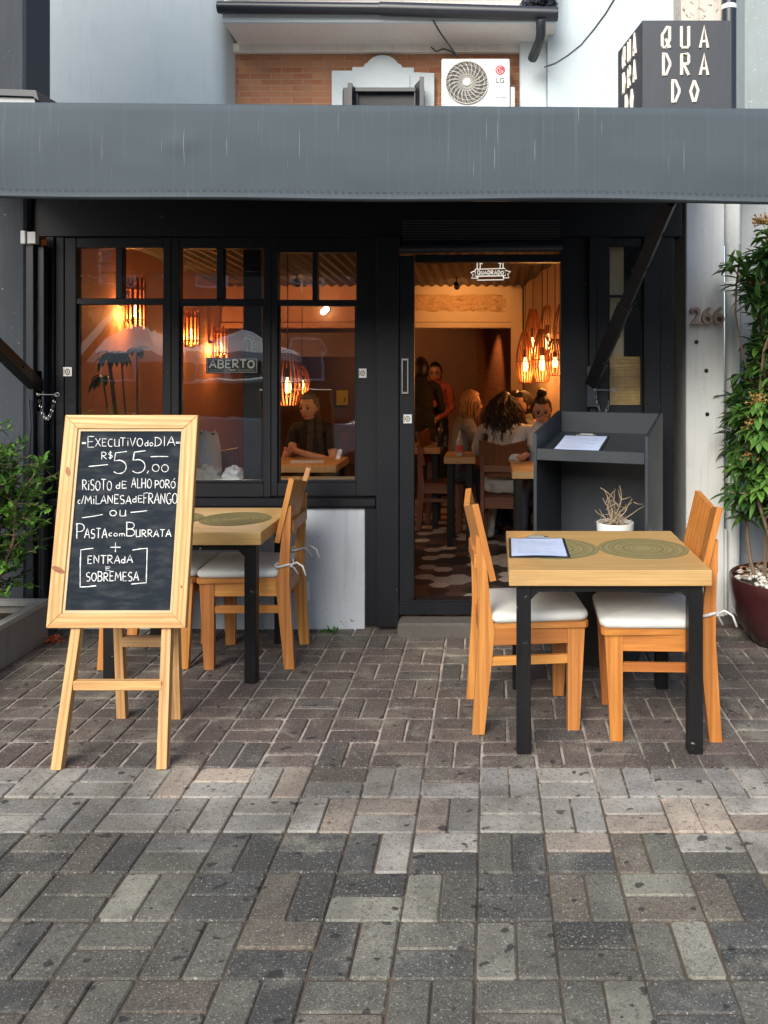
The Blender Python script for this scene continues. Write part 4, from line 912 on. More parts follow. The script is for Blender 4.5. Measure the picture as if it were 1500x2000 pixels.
def clipboard(label, x, y, z, rz, tilt, w=0.245, h=0.34, lines=16):
    t = thing('clipboard', label, 'clipboard', (x, y, z), 0, 'menu clipboards'); t.rotation_euler = (tilt, 0, rz)
    mb = MB(); mb.box(-w/2, w/2, -h/2, h/2, 0.001, 0.004, c=0.001); mb.build('board', clip_board, t)
    mb = MB(); vs = []; fs = []; nx, ny = 6, 12
    for j in range(ny+1):
        for i in range(nx+1): u, v = i/nx, j/ny; vs.append((-w/2+0.012+u*(w-0.024), -h/2+0.014+v*(h-0.030), 0.0055+0.003*math.sin(u*3.1)*(1-v)+0.001*math.sin(v*9+u*4)))
    for j in range(ny):
        for i in range(nx): a0 = j*(nx+1)+i; fs.append((a0, a0+1, a0+nx+2, a0+nx+1))
    mb.add(vs, fs); mb.add([(p[0], p[1], p[2]-0.0012) for p in vs], [f[::-1] for f in fs]); pp = mb.build('paper', paper, t)
    mb = MB()
    for j in range(lines):
        y0 = h/2-0.075-j*(h-0.12)/lines; a0 = -w/2+0.04; a1 = a0+(w-0.08)*random.uniform(0.45, 1.0)
        def zz(x, y): u = (x+w/2-0.012)/(w-0.024); v = (y+h/2-0.014)/(h-0.030); return 0.0060+0.003*math.sin(u*3.1)*(1-v)+0.001*math.sin(v*9+u*4)
        mb.tube([(a0+(a1-a0)*i/6, y0, zz(a0+(a1-a0)*i/6, y0)) for i in range(7)], 0.0009, 4)
    mb.build('print', ink, pp)
    mb = MB(); mb.box(-0.055, 0.055, h/2-0.022, h/2-0.004, 0.0075, 0.013, c=0.002); mb.box(-0.038, 0.038, h/2-0.006, h/2+0.006, 0.006, 0.017, c=0.003); mb.build('clip', steel, t)
    return t
clipboard('menu clipboard with white sheet lying on the oak table top', 0.208, 3.672, 0.7502, R(-1), 0, 0.262, 0.375)

# ---- chalkboard on an easel
EZ = thing('chalkboard_easel', 'pine framed chalkboard easel with handwritten daily menu in chalk', 'chalkboard', (-1.505, 3.40, 0))
zb, zt, yb_, yt_ = 0.520, 1.360, 3.285-3.40, 3.450-3.40
lean = math.atan2(yt_-yb_, zt-zb); BL = math.hypot(yt_-yb_, zt-zb)
BM = Matrix.Translation((0.0, yb_, zb)) @ Matrix.Rotation(math.pi/2-lean, 4, 'X')      # board plane: x across, y up the board, z toward the street
BW = 0.557; fw = 0.0575; sk = -0.012
def skew(mb):                                          # the whole board hangs a hair out of square
    for v in mb.v: v.x += 0.004-0.010*(v.z-zb)
mb = MB()
def frame_piece(poly, grain): mb.prism(poly, -0.012, 0.016, plane='xy', grain=grain, M=BM)
h_ = BW/2
frame_piece([(-h_,0),(h_,0),(h_-fw,fw),(-h_+fw,fw)], 'x'); frame_piece([(-h_,BL),(-h_+fw,BL-fw),(h_-fw,BL-fw),(h_,BL)], 'x')
frame_piece([(-h_,0),(-h_+fw,fw),(-h_+fw,BL-fw),(-h_,BL)], 'y'); frame_piece([(h_,0),(h_,BL),(h_-fw,BL-fw),(h_-fw,fw)], 'y')
skew(mb); fr = mb.build('frame', pine, EZ)
bv = fr.modifiers.new('edge', 'BEVEL'); bv.width = 0.003; bv.segments = 2; bv.limit_method = 'ANGLE'
mb = MB(); i0, i1 = h_-fw, h_-fw-0.010                  # pale inner lip
for poly, g in (([(-i0,fw),(i0,fw),(i1,fw+.010),(-i1,fw+.010)],'x'), ([(-i0,BL-fw),(-i1,BL-fw-.010),(i1,BL-fw-.010),(i0,BL-fw)],'x'), ([(-i0,fw),(-i1,fw+.010),(-i1,BL-fw-.010),(-i0,BL-fw)],'y'), ([(i0,fw),(i0,BL-fw),(i1,BL-fw-.010),(i1,fw+.010)],'y')): mb.prism(poly, -0.010, 0.009, plane='xy', grain=g, M=BM)
skew(mb); mb.build('lip', pine_inner, fr)
mb = MB(); mb.box(-i1+0.0005, i1-0.0005, fw+.0105, BL-fw-.0105, -0.008, 0.003, c=0.0005, M=BM); skew(mb); bd = mb.build('board', board_mat, EZ)
mb = MB(); mb.box(-h_+0.01, h_-0.01, 0.01, BL-0.01, -0.018, -0.0125, c=0.001, M=BM); skew(mb); mb.build('reflection_backing', timber_dark, EZ)  # added dark sheet that keeps the easel's window reflection dark
for px, py, rx, ry, rot in ((-h_+0.034, 0.62, 0.010, 0.021, 0.3), (h_-0.025, 0.16, 0.004, 0.006, 0), (-h_+0.0295, 0.226, 0.011, 0.029, 1.15)):
    ring = [(px+rx*math.cos(a)*math.cos(rot)-ry*math.sin(a)*math.sin(rot), py+rx*math.cos(a)*math.sin(rot)+ry*math.sin(a)*math.cos(rot), 0.0164) for a in [2*math.pi*i/20 for i in range(20)]]
    mb = MB(); mb.add(ring, [tuple(range(20))], M=BM); skew(mb); mb.build('knot', MATS.get('knot_wood') or wood('knot_wood', (0.33,0.12,0.035), (0.22,0.07,0.02)), fr)
IW, IH0, IH1 = 2*i1, fw+.0105, BL-fw-.0105
def bz(x, y):                                          # photo-zoom reading of the board -> board coordinates
    v = (y-197)/(1390-197); xl = 515-90*v; xr = 1192-62*v
    return ((x-xl)/(xr-xl)-0.5)*IW, IH1-v*(IH1-IH0)
mb = MB()
def chalkline(pl, r=0.0021):
    r *= 0.84
    P = []
    for (xa, ya) in pl: P.append(bz(xa, ya))
    Q = [Vector((P[0][0], P[0][1], 0.0032))]
    for a0, b0 in zip(P, P[1:]):
        d = math.hypot(b0[0]-a0[0], b0[1]-a0[1]); n = max(1, int(d/0.012))
        for k in range(1, n+1): Q.append(Vector((a0[0]+(b0[0]-a0[0])*k/n, a0[1]+(b0[1]-a0[1])*k/n, 0.0032)))
    mb.tube([BM @ q for q in Q], [r*random.uniform(0.55, 1.2) for _ in Q], 6)
def chalktext(txt, x0, x1, yt, yb, r=0.0021, slope=0.0, gap=0.16):
    for pl in strokes(txt, x0, x1, 0, 1, gap, 0.04):
        chalkline([(x, yb+(yt-yb)*y+slope*(x-x0)) for x, y in pl], r)
chalktext('=', 520, 552, 262, 292); chalktext('E', 557, 607, 226, 305); chalktext('XECU', 612, 775, 246, 300); chalktext('TiVO', 778, 930, 240, 298); chalktext('do', 944, 1000, 248, 296); chalktext('DIA', 1008, 1148, 234, 296); chalktext('=', 1152, 1186, 262, 288)
chalktext('R$', 652, 728, 336, 388); chalktext('55', 732, 955, 330, 482, 0.0026, gap=0.22); chalktext(',00', 958, 1106, 418, 474); chalkline([(569,439),(640,432),(697,426)], 0.0026); chalkline([(984,372),(1040,370),(1101,371)], 0.0026)
chalktext('RiSOTO', 526, 724, 530, 600, 0.0023); chalktext('dE', 754, 826, 538, 588, 0.0023); chalktext('ALHO', 856, 992, 520, 585, 0.0023); chalktext('PORÓ', 1014, 1152, 532, 586, 0.0023)
chalktext('c/', 497, 540, 640, 690, 0.0022); chalktext('MiLANESA', 545, 858, 634, 692, 0.0023, gap=0.13); chalktext('dE', 866, 934, 634, 680, 0.0023); chalktext('FRANGO', 938, 1166, 622, 692, 0.0023, gap=0.13)
chalktext('OU', 712, 824, 734, 774, 0.0025, gap=0.3); chalkline([(526,786),(600,776),(665,764)], 0.0026); chalkline([(854,750),(910,745),(963,738)], 0.0026)
chalktext('P', 488, 545, 826, 925, 0.0025); chalktext('ASTA', 545, 698, 858, 920, 0.0025); chalktext('com', 708, 820, 868, 908, 0.0024); chalktext('B', 824, 885, 818, 910, 0.0025); chalktext('URRATA', 890, 1128, 866, 912, 0.0025)
chalktext('+', 720, 788, 952, 1014, 0.0025)
chalkline([(606,988),(560,993),(521,999),(519,1120),(520,1241),(570,1239),(628,1233)], 0.0028); chalkline([(870,1000),(920,992),(968,988),(966,1100),(964,1213),(915,1217),(862,1222)], 0.0028)
chalktext('ENTRAdA', 568, 872, 1036, 1090, 0.0025, slope=-0.02); chalktext('E', 688, 724, 1110, 1134, 0.0016); chalktext('SObREMESA'.replace('b', 'B'), 560, 914, 1146, 1204, 0.0025, slope=-0.01)
skew(mb); mb.build('chalk_writing', chalk, bd)
def leg(p0, p1, label=None):
    mb = MB(); mb.bar(p0, p1, 0.040, 0.034, 0.034, 0.032, up=(0,-1,0.2)); return mb.build('leg', pine, EZ)
leg((-0.187,-0.205,0.0), (-0.125, 0.062, 1.30)); leg((0.222,-0.200,0.0), (0.165, 0.062, 1.30))
leg((-0.138,0.250,0.0), (-0.120, 0.105, 1.28)); leg((0.105,0.250,0.0), (0.130, 0.105, 1.28))
mb = MB(); mb.box(-0.152, 0.200, -0.160, -0.130, 0.285, 0.322, 'x', 0.003); mb.build('rung', pine, EZ)
mb = MB(); mb.box(-0.115, 0.110, 0.185, 0.222, 0.335, 0.378, 'x', 0.003); mb.build('rung', pine, EZ)
mb = MB(); mb.box(-0.135, 0.150, 0.070, 0.100, 1.20, 1.26, 'x', 0.003); mb.build('rung', pine, EZ)

# ---- lectern (menu stand), plant on its shelf, clipboard on its desk
LE = thing('menu_stand', 'black painted menu lectern with raised sides standing on a round dark foot', 'lectern', (0.22, 4.30, 0)); LE.rotation_euler = (0, 0, R(-20))
lw, ld = 0.60, 0.50
mb = MB(); mb.lathe([(0.21,0.0),(0.21,0.55),(0.20,0.56),(0.0,0.56)], 40, (lw/2, 0.27, 0)); mb.build('foot', painted('foot_paint', (0.02,0.017,0.016), (0.2,0.2,0.2), 0.0, 0.5), LE, True, 40)
def side(x0, x1):
    mb = MB(); mb.prism([(0,0.55),(ld,0.55),(ld,1.297),(ld-0.03,1.297),(0.0,1.208)], x0, x1, plane='yz', grain='z'); o = mb.build('side_panel', stand_mat, LE); b = o.modifiers.new('edge', 'BEVEL'); b.width = 0.002; b.segments = 1; b.limit_method = 'ANGLE'
side(0, 0.018); side(lw-0.018, lw)
mb = MB(); mb.box(0.019, lw-0.019, ld-0.018, ld-0.001, 0.552, 1.294); mb.build('back_panel', stand_mat, LE)
mb = MB(); mb.box(0.019, lw-0.019, 0.002, ld-0.019, 0.565, 0.583); mb.build('shelf', stand_mat, LE)
mb = MB(); mb.prism([(0.016,1.104),(ld-0.019,1.178),(ld-0.019,1.160),(0.016,1.086)], 0.019, lw-0.019, plane='yz'); mb.build('desk', stand_mat, LE)
mb = MB(); mb.box(0.0185, lw-0.0185, -0.002, 0.015, 1.068, 1.128); mb.build('lip', stand_mat, LE)
cbd = clipboard('menu clipboard with white sheet lying on the sloping desk of the black lectern', 0, 0, 0, R(-17), 0, 0.26, 0.345)
wp = LE.matrix_basis @ Vector((0.205, 0.205, 1.1375)); cbd.location = wp
nrm = Vector((0, -0.16, 1)).normalized(); nrm = Matrix.Rotation(R(-20), 3, 'Z') @ nrm
yax = (Matrix.Rotation(R(-17), 3, 'Z') @ Vector((0, 1, 0.16))).normalized(); xax = yax.cross(nrm).normalized(); yax = nrm.cross(xax)
cbd.rotation_euler = Matrix((xax, yax, nrm)).transposed().to_euler()
DP = thing('potted_plant', 'dried-up bare succulent in a white round pot on the lectern shelf', 'plant', tuple(LE.matrix_basis @ Vector((0.40, 0.165, 0.5835))))
mb = MB(); mb.lathe([(0.0,0.0),(0.088,0.0),(0.092,0.006),(0.098,0.150),(0.096,0.155),(0.090,0.155),(0.088,0.135),(0.0,0.135)], 40); mb.build('pot', white_pot, DP, True, 35)
mb = MB(); mb.lathe([(0.087,0.136),(0.05,0.146),(0.0,0.150)], 24); mb.build('soil', soil, DP)
mb = MB(); rnd = random.Random(3)
def twig(p, d, L_, r, n=7, wob=0.25):
    pts = [Vector(p)]; d = Vector(d).normalized()
    for i in range(n):
        d = (d+Vector((rnd.uniform(-wob,wob), rnd.uniform(-wob,wob), rnd.uniform(-wob,wob)*0.7))).normalized(); pts.append(pts[-1]+d*L_/n)
    mb.tube(pts, [r*(1-0.6*i/n) for i in range(n+1)], 5); return pts
for k in range(7): 
    pts = twig((rnd.uniform(-.03,.03), rnd.uniform(-.03,.03), 0.145), (rnd.uniform(-.25,.35), rnd.uniform(-.3,.3), 1), rnd.uniform(0.14,0.245), 0.0045, 9, 0.3)
    for q in range(2): twig(pts[rnd.randint(3,7)], (rnd.uniform(-1,1), rnd.uniform(-.6,.6), rnd.uniform(-.2,.9)), rnd.uniform(.03,.07), 0.0025, 4, 0.35)
twig((0.02,-0.01,0.15), (0.75,0,0.8), 0.16, 0.0032, 7, 0.15); twig((0.095,-0.01,0.26), (0.9,0,-0.1), 0.05, 0.0025); twig((-0.03,0,0.15), (-0.6,0,0.6), 0.09, 0.003)
for k in range(46): twig((rnd.uniform(-.05,.05), rnd.uniform(-.05,.05), 0.150), (rnd.uniform(-1,1), rnd.uniform(-1,1), rnd.uniform(0.0,1.3)), rnd.uniform(.03,.085), rnd.uniform(.0018,.0034), 5, 0.5)
for k in range(26): twig((rnd.uniform(-.03,.03), rnd.uniform(-.03,.03), rnd.uniform(.17,.27)), (rnd.uniform(-1,1), rnd.uniform(-1,1), rnd.uniform(-1,.5)), rnd.uniform(.02,.05), .002, 4, 0.6)
mb.build('stems', stem_dry, DP)

# ---- plants
def leaf_cloud(mb, base, ax, L_, wd, fold=0.25, droop=0.5, tint=0.5, n=5):
    ax = Vector(ax).normalized(); side = ax.cross(Vector((0,0,1)))
    if side.length < 1e-3: side = Vector((1,0,0))
    side.normalize(); up = side.cross(ax); p = Vector(base); d = ax.copy(); vs = []; 
    for i in range(n+1):
        u = i/n; wv = wd*math.sin(math.pi*min(1, (0.10+0.90*u)))**0.8*(1 if u < 0.999 else 0.02)
        upn = side.cross(d).normalized()
        vs += [p-side*wv/2+upn*wv*fold, p.copy(), p+side*wv/2+upn*wv*fold]
        d = (d+Vector((0,0,-droop/n))).normalized(); p = p+d*L_/n
    fs = []
    for i in range(n):
        a0 = 3*i; fs += [(a0, a0+1, a0+4, a0+3), (a0+1, a0+2, a0+5, a0+4)]
    mb.add(vs, fs, tint=tint)
TP = thing('tall_shrub', 'tall glossy-leaved shrub with ochre flower clusters in a maroon pot', 'plant', (1.69, 4.64, 0))
mb = MB(); mb.lathe([(0.0,0.0),(0.20,0.0),(0.225,0.015),(0.275,0.09),(0.318,0.20),(0.334,0.30),(0.335,0.355),(0.328,0.366),(0.312,0.362),(0.308,0.33),(0.0,0.33)], 56); mb.build('pot', maroon, TP, True, 40)
mb = MB(); mb.lathe([(0.307,0.331),(0.15,0.338),(0.0,0.342)], 40); mb.build('soil', soil, TP)
mb = MB(); rnd = random.Random(5)
for k in range(150):
    a = rnd.uniform(0, 6.28); r = 0.295*math.sqrt(rnd.random()); mb.blob((r*math.cos(a), r*math.sin(a), 0.345+rnd.uniform(0,.012)), (rnd.uniform(.012,.022), rnd.uniform(.012,.02), rnd.uniform(.008,.013)), 5, 0.15)
tag(mb.build('pebbles', pebble_mat, TP, True), kind='stuff')
mb = MB()
for k in range(60):
    a = rnd.uniform(0, 6.28); r = 0.28*math.sqrt(rnd.random()); leaf_cloud(mb, (r*math.cos(a), r*math.sin(a), 0.362+rnd.uniform(0,.02)), (rnd.uniform(-1,1), rnd.uniform(-1,1), rnd.uniform(0.0,.35)), rnd.uniform(.06,.12), .015, 0.3, 0.4)
tag(mb.build('leaf_litter', plain('dry_leaf', (0.30,0.16,0.07), 0.8, 0, 0.4, 20), TP), kind='stuff')
ms, mlf, mfl = MB(), MB(), MB(); rnd = random.Random(11)
tips = []
for k in range(19):
    a = rnd.uniform(0, 6.28); r = rnd.uniform(0.03, 0.22); p = Vector((r*math.cos(a), r*math.sin(a), 0.34)); H_ = rnd.uniform(1.0, 1.92); pts = [p]
    d = Vector((rnd.uniform(-.25,.25), rnd.uniform(-.22,.18), 1)).normalized(); n = 12
    for i in range(n):
        d = (d+Vector((rnd.uniform(-.13,.13)-0.05*pts[-1].x, rnd.uniform(-.12,.12)-0.08*pts[-1].y, .06))+Vector((.14 if pts[-1].x < -.20 else 0, 0, 0))).normalized(); pts.append(pts[-1]+d*H_/n)
    ms.tube(pts, [0.011*(1-0.55*i/n) for i in range(n+1)], 6)
    tips.append((pts[-1], d))
    for i in range(3, n+1):
        for q in range(3):
            bd_ = Vector((rnd.uniform(-1,1), rnd.uniform(-1,.7), rnd.uniform(.1,.8))).normalized(); Lb = rnd.uniform(.05,.20); e = pts[i]+bd_*Lb
            if e.x < (-0.25 if 1.52 < e.z < 2.05 else (-0.34 if e.z > 0.95 else -0.38)) or e.y > .42: continue
            ms.tube([pts[i], pts[i].lerp(e,.5)+Vector((0,0,.01)), e], [.005,.004,.003], 5); tips.append((e, (bd_+Vector((0,0,.5))).normalized()))
for p, d in tips:
    if p.y > 0.44: continue
    m = rnd.randint(11, 17); side_ = d.cross(Vector((.3,.5,.8))).normalized(); up_ = side_.cross(d); tnt = rnd.random()**1.5*0.75+(0.45 if rnd.random() < 0.14 else 0)
    for q in range(m):
        a = q*2.4+rnd.uniform(-.3,.3); el = rnd.uniform(-.15, .95); ax_ = (side_*math.cos(a)+up_*math.sin(a))*math.cos(el)+d*math.sin(el)
        leaf_cloud(mlf, p-d*rnd.uniform(0,.07), ax_, rnd.uniform(.070,.135), rnd.uniform(.024,.043), 0.22, rnd.uniform(.3,1.1), min(1, max(0, tnt+rnd.uniform(-.12,.15))), 5)
    if p.z > 1.0 and rnd.random() < 0.15 and p.y < 0.12:
        for q in range(46):
            ax_ = Vector((rnd.uniform(-1,1), rnd.uniform(-1,1), rnd.uniform(-.2,1.2))).normalized(); c0 = p+d*.03; L_ = rnd.uniform(.02,.065)
            mfl.tube([c0, c0+ax_*L_], .0016, 4, tint=.2); mfl.blob(c0+ax_*L_, rnd.uniform(.004,.0075), 4, .2, tint=rnd.random())
ms.build('stems', bark, TP); mlf.build('foliage', leaf_glossy, TP, True); mfl.build('flowers', flower_mat, TP)

PB = thing('planter_box', 'long pale grey planter box with soil beside the chalkboard easel', 'planter', (-2.8, 4.15, 0))
pb_m = painted('planter_paint', (0.27,0.255,0.23), (0.12,0.11,0.1), 0.02, 0.8, (0.12,0.11,0.10), 0.5, 0.3)
mb = MB(); mb.box(0.262, 0.282, -0.62, 0.50, 0.0, 0.205, 'y'); mb.box(-0.3, -0.28, -0.62, 0.50, 0.0, 0.205, 'y'); mb.box(-0.279, 0.261, 0.478, 0.498, 0.0, 0.205, 'x'); mb.box(-0.279, 0.261, -0.62, -0.60, 0.0, 0.205, 'x'); mb.build('box', pb_m, PB)
rim_m = painted('rim_paint', (0.40,0.40,0.37), (0.15,0.14,0.13), 0.03, 0.7, (0.18,0.17,0.15), 0.4)
mb = MB(); mb.box(0.235, 0.29, -0.63, 0.455, 0.206, 0.235, 'y'); mb.box(-0.31, 0.29, 0.456, 0.508, 0.206, 0.235, 'x'); mb.box(-0.31, -0.26, -0.63, 0.455, 0.206, 0.235, 'y'); mb.build('rim', rim_m, PB)
mb = MB(); vs = []; fs = []
for j in range(25):
    for i in range(13): vs.append((-0.275+.53*i/12, -0.595+1.065*j/24, .165+.02*mnoise.noise(Vector((i*.6,j*.5,0)))))
for j in range(24):
    for i in range(12): a0 = j*13+i; fs.append((a0,a0+1,a0+14,a0+13))
mb.add(vs, fs); mb.build('soil', soil, PB)
SH = thing('shrub', 'bushy small-leaved green shrub growing at the left in the planter box', 'shrub', (-2.66, 4.18, 0.17))
ms, mlf = MB(), MB(); rnd = random.Random(21)
for k in range(15):
    p = Vector((rnd.uniform(-.06,.06), rnd.uniform(-.08,.08), -0.02)); d = Vector((rnd.uniform(-.25,.25), rnd.uniform(-.25,.25), 1)).normalized(); pts = [p]; n = 10; H_ = rnd.uniform(.66,1.08)
    for i in range(n):
        d = (d+Vector((rnd.uniform(-.2,.2), rnd.uniform(-.2,.2), .04))).normalized(); pts.append(pts[-1]+d*H_/n)
    ms.tube(pts, [.013*(1-.7*i/n) for i in range(n+1)], 6)
    for i in range(4, n+1):
        for q in range(5):
            bd_ = Vector((rnd.uniform(-1,1), rnd.uniform(-1,1), rnd.uniform(-.25,.8))).normalized(); Lb = rnd.uniform(.10,.29); e = pts[i]+bd_*Lb
            ms.tube([pts[i], pts[i].lerp(e,.5)+Vector((0,0,.012)), e], [.0035,.0026,.0015], 5); tnt = min(1, max(0, .22+.35*(e.z-.45)+rnd.uniform(-.15,.25)+(.4 if rnd.random() < .2 else 0)))
            for s_ in range(9):
                q0 = pts[i].lerp(e, .25+.75*s_/8)
                for t_ in range(2):
                    ax_ = (bd_*.6+Vector((rnd.uniform(-1,1), rnd.uniform(-1,1), rnd.uniform(-.4,.9)))).normalized(); leaf_cloud(mlf, q0, ax_, rnd.uniform(.030,.054), rnd.uniform(.016,.025), .15, .25, min(1, max(0, tnt+rnd.uniform(-.12,.12))), 3)
for a0, b0 in (((-.1,-.2,.42),(.22,-.22,.62)), ((-.05,-.22,.50),(.27,-.2,.66)), ((-.12,-.2,.35),(.15,-.26,.48))): ms.tube([a0, Vector(a0).lerp(Vector(b0),.5)+Vector((0,0,.02)), b0], [.006,.005,.003], 6)
ms.build('stems', bark, SH); mlf.build('foliage', leaf_small, SH, True)
SH2 = thing('small_plant', 'low bright green leafy plant in the planter box under the shrub', 'plant', (-2.70, 4.02, 0.17))
mlf = MB()
for k in range(120): leaf_cloud(mlf, (rnd.uniform(-.12,.12), rnd.uniform(-.12,.12), rnd.uniform(0,.03)), (rnd.uniform(-1,1), rnd.uniform(-1,1), rnd.uniform(.2,1)), rnd.uniform(.03,.07), rnd.uniform(.018,.03), .2, .6, rnd.uniform(.3,.9), 3)
mlf.build('foliage', leaf_small, SH2, True)
mb = MB()
for k in range(34): leaf_cloud(mb, (rnd.uniform(-.05,.05), rnd.uniform(-.02,.02), 0.002), (rnd.uniform(-1,1), rnd.uniform(-.6,.1), rnd.uniform(.15,.9)), rnd.uniform(.02,.045), rnd.uniform(.008,.015), .2, .7, rnd.uniform(.1,.5), 3)
o = mb.build('weed', leaf_small, loc=(X_(645,4.82), 4.79, 0)); tag(o, 'little weed sprouting at the foot of the grey panel under the window', 'weed')
mb = MB()
for k in range(40): leaf_cloud(mb, (rnd.uniform(-.035,.035), rnd.uniform(-.03,.03), rnd.uniform(.0,.03)), (rnd.uniform(-1,1), rnd.uniform(-1,1), rnd.uniform(.1,1)), rnd.uniform(.02,.04), .014, .2, .5, rnd.random(), 3)
o = mb.build('fallen_flower', plain('orange_petal', (0.5,0.10,0.03), 0.7), loc=(X_(106,4.6), 4.6, 0.0)); tag(o, 'crumpled orange flower lying on the paving behind the easel', 'flower')

# ================================================================ LAMPS INSIDE
def point(name, loc, e, parent, r=0.03, col=(1.0, 0.42, 0.11)):
    d = bpy.data.lights.new(name, 'POINT'); d.energy = e; d.color = col; d.shadow_soft_size = r
    o = bpy.data.objects.new(name, d); C.objects.link(o); o.location = loc; o.parent = parent; return o
def spot(name, loc, target, e, parent, ang=60, col=(1.0, 0.46, 0.14)):
    d = bpy.data.lights.new(name, 'SPOT'); d.energy = e; d.color = col; d.spot_size = R(ang); d.spot_blend = 0.7; d.shadow_soft_size = 0.03
    o = bpy.data.objects.new(name, d); C.objects.link(o); o.location = loc; o.rotation_euler = (Vector(target)-Vector(loc)).to_track_quat('-Z', 'Y').to_euler(); o.parent = parent
    return o
def pendant(label, x, y, ztop, zbot, rad, ceil, e=2.2, nsl=18):
    t = thing('pendant_lamp', label, 'lamp', (x, y, zbot), random.uniform(0, 1), 'slatted pendant lamps'); h = ztop-zbot
    def pr(u): return rad*(0.34+0.66*math.sin(math.pi*min(1, 0.16+0.80*u*1.0))**1.0) if u < .45 else rad*(1-0.62*((u-.45)/.55)**1.6)
    mb = MB()
    for k in range(nsl):
        a0 = 2*math.pi*k/nsl; pts = [Vector((pr(i/8)*math.cos(a0), pr(i/8)*math.sin(a0), h*i/8)) for i in range(9)]; tg = Vector((math.cos(a0), math.sin(a0), 0))
        for p, q in zip(pts, pts[1:]): mb.bar(p, q+(q-p)*0.03, 0.009, 0.004, up=tg)
    mb.build('shade', slat_wood, t)
    for u in (0.0, 0.42, 0.97):
        mb = MB(); mb.tube([(pr(u)*0.97*math.cos(a), pr(u)*0.97*math.sin(a), h*u) for a in [2*math.pi*i/24 for i in range(25)]], 0.004, 5); mb.build('ring', slat_wood, t)
    mb = MB(); mb.lathe([(0.0,h*0.22),(0.016,h*0.23),(0.027,h*0.30),(0.024,h*0.38),(0.012,h*0.46),(0.012,h*0.50),(0.0,h*0.50)], 14); mb.build('bulb', bulb_mat, t, True)
    mb = MB(); mb.lathe([(0.0,h*0.50),(0.018,h*0.50),(0.018,h*0.66),(0.0,h*0.67)], 12); mb.tube([(0,0,h*0.66),(0,0,ceil-zbot)], 0.004, 6); mb.build('cord', dark_metal, t)
    point('lamp_light', (0, 0, h*0.24-0.03), e, t)
    return t
PD = [(1026,7.55,651,745), (1041,7.95,606,712), (1059,7.0,645,744), (1069,7.6,600,704), (1084,6.8,664,731), (1099,7.05,596,690)]
words_ = ['lowest and leftmost lantern of the slatted cluster beside the orange wall', 'high lantern second from left in the slatted cluster by the orange wall', 'low lantern hanging in front at the middle of the slatted cluster', 'high lantern at the middle of the slatted cluster by the orange wall', 'short low lantern second from right in the slatted cluster', 'rightmost high lantern of the slatted cluster cut off by the door jamb']
for (px, Y, pt_, pb_), lb in zip(PD, words_): pendant(lb, X_(px, Y), Y, Z_(pt_-2, Y), Z_(pb_+2, Y), 0.086, ceil_z(Y)-0.02, 3.0)
pendant('large red-brown slatted lantern seen through the third window beside the frame', X_(562,6.0), 6.0, Z_(682,6.0), Z_(792,6.0), 0.105, ceil_z(6.0)-0.02, 2.6, 20)
pendant('small distant slatted lantern behind the large one in the third window', X_(590,8.2), 8.2, Z_(715,8.2), Z_(770,8.2), 0.075, ceil_z(8.2)-0.02, 2.0, 14)

def sconce(label, px, Y, py0, py1):
    z0, z1 = Z_(py1, Y), Z_(py0, Y); h = z1-z0; t = thing('wall_lamp', label, 'lamp', (XL+0.125, Y, z0), 0, 'slatted wall lamps'); r = 0.075
    mb = MB()
    for k in range(13):
        a0 = 2*math.pi*k/13; b0 = random.uniform(-.06,.06); p = Vector((r*math.cos(a0), r*math.sin(a0), random.uniform(-.02,.03))); q = Vector((r*math.cos(a0+b0), r*math.sin(a0+b0), h+random.uniform(-.02,.02))); mb.bar(p, q, 0.019, 0.006, up=(math.cos(a0), math.sin(a0), 0))
    mb.build('shade', slat_wood, t)
    for u in (0.15, 0.80):
        mb = MB(); mb.tube([(r*.9*math.cos(a), r*.9*math.sin(a), h*u) for a in [2*math.pi*i/20 for i in range(21)]], 0.005, 5); mb.build('ring', slat_wood, t)
    mb = MB(); mb.box(-0.123, -0.06, -0.02, 0.02, h*.45, h*.55); mb.build('bracket', dark_metal, t)
    mb = MB(); mb.lathe([(0.0,h*.22),(0.02,h*.24),(0.028,h*.34),(0.018,h*.46),(0.0,h*.48)], 14); mb.build('bulb', bulb_mat, t, True)
    point('lamp_light', (-0.055, 0, h*.20), 11.0, t)
sconce('slatted wall lamp glowing behind the leftmost window', 258, 6.5, 548, 638)
sconce('slatted wall lamp at the left edge of the middle window', 362, 7.7, 606, 675)
sconce('slatted wall lamp just above the ABERTO sign', 422, 8.55, 640, 697)
def globe(label, px, py):
    t = thing('round_lamp', label, 'lamp', tuple(at(px, py, 8.84)), 0, 'small round lamps on the beam')
    mb = MB(); mb.blob((0,0,0), 0.034, 12); mb.build('globe', lens_mat, t, True)
    mb = MB(); mb.lathe([(0.0,0.0),(0.03,0.0),(0.03,0.02),(0,0.02)], 14, M=Matrix.Translation((0,0.056,0)) @ Matrix.Rotation(R(90),4,'X')); mb.build('base', dark_metal, t)
globe('small round lit lamp high in the middle window', 405, 601); globe('upper of two small round lit lamps in the third window', 637, 604); globe('lower of two small round lit lamps in the third window', 632, 609)
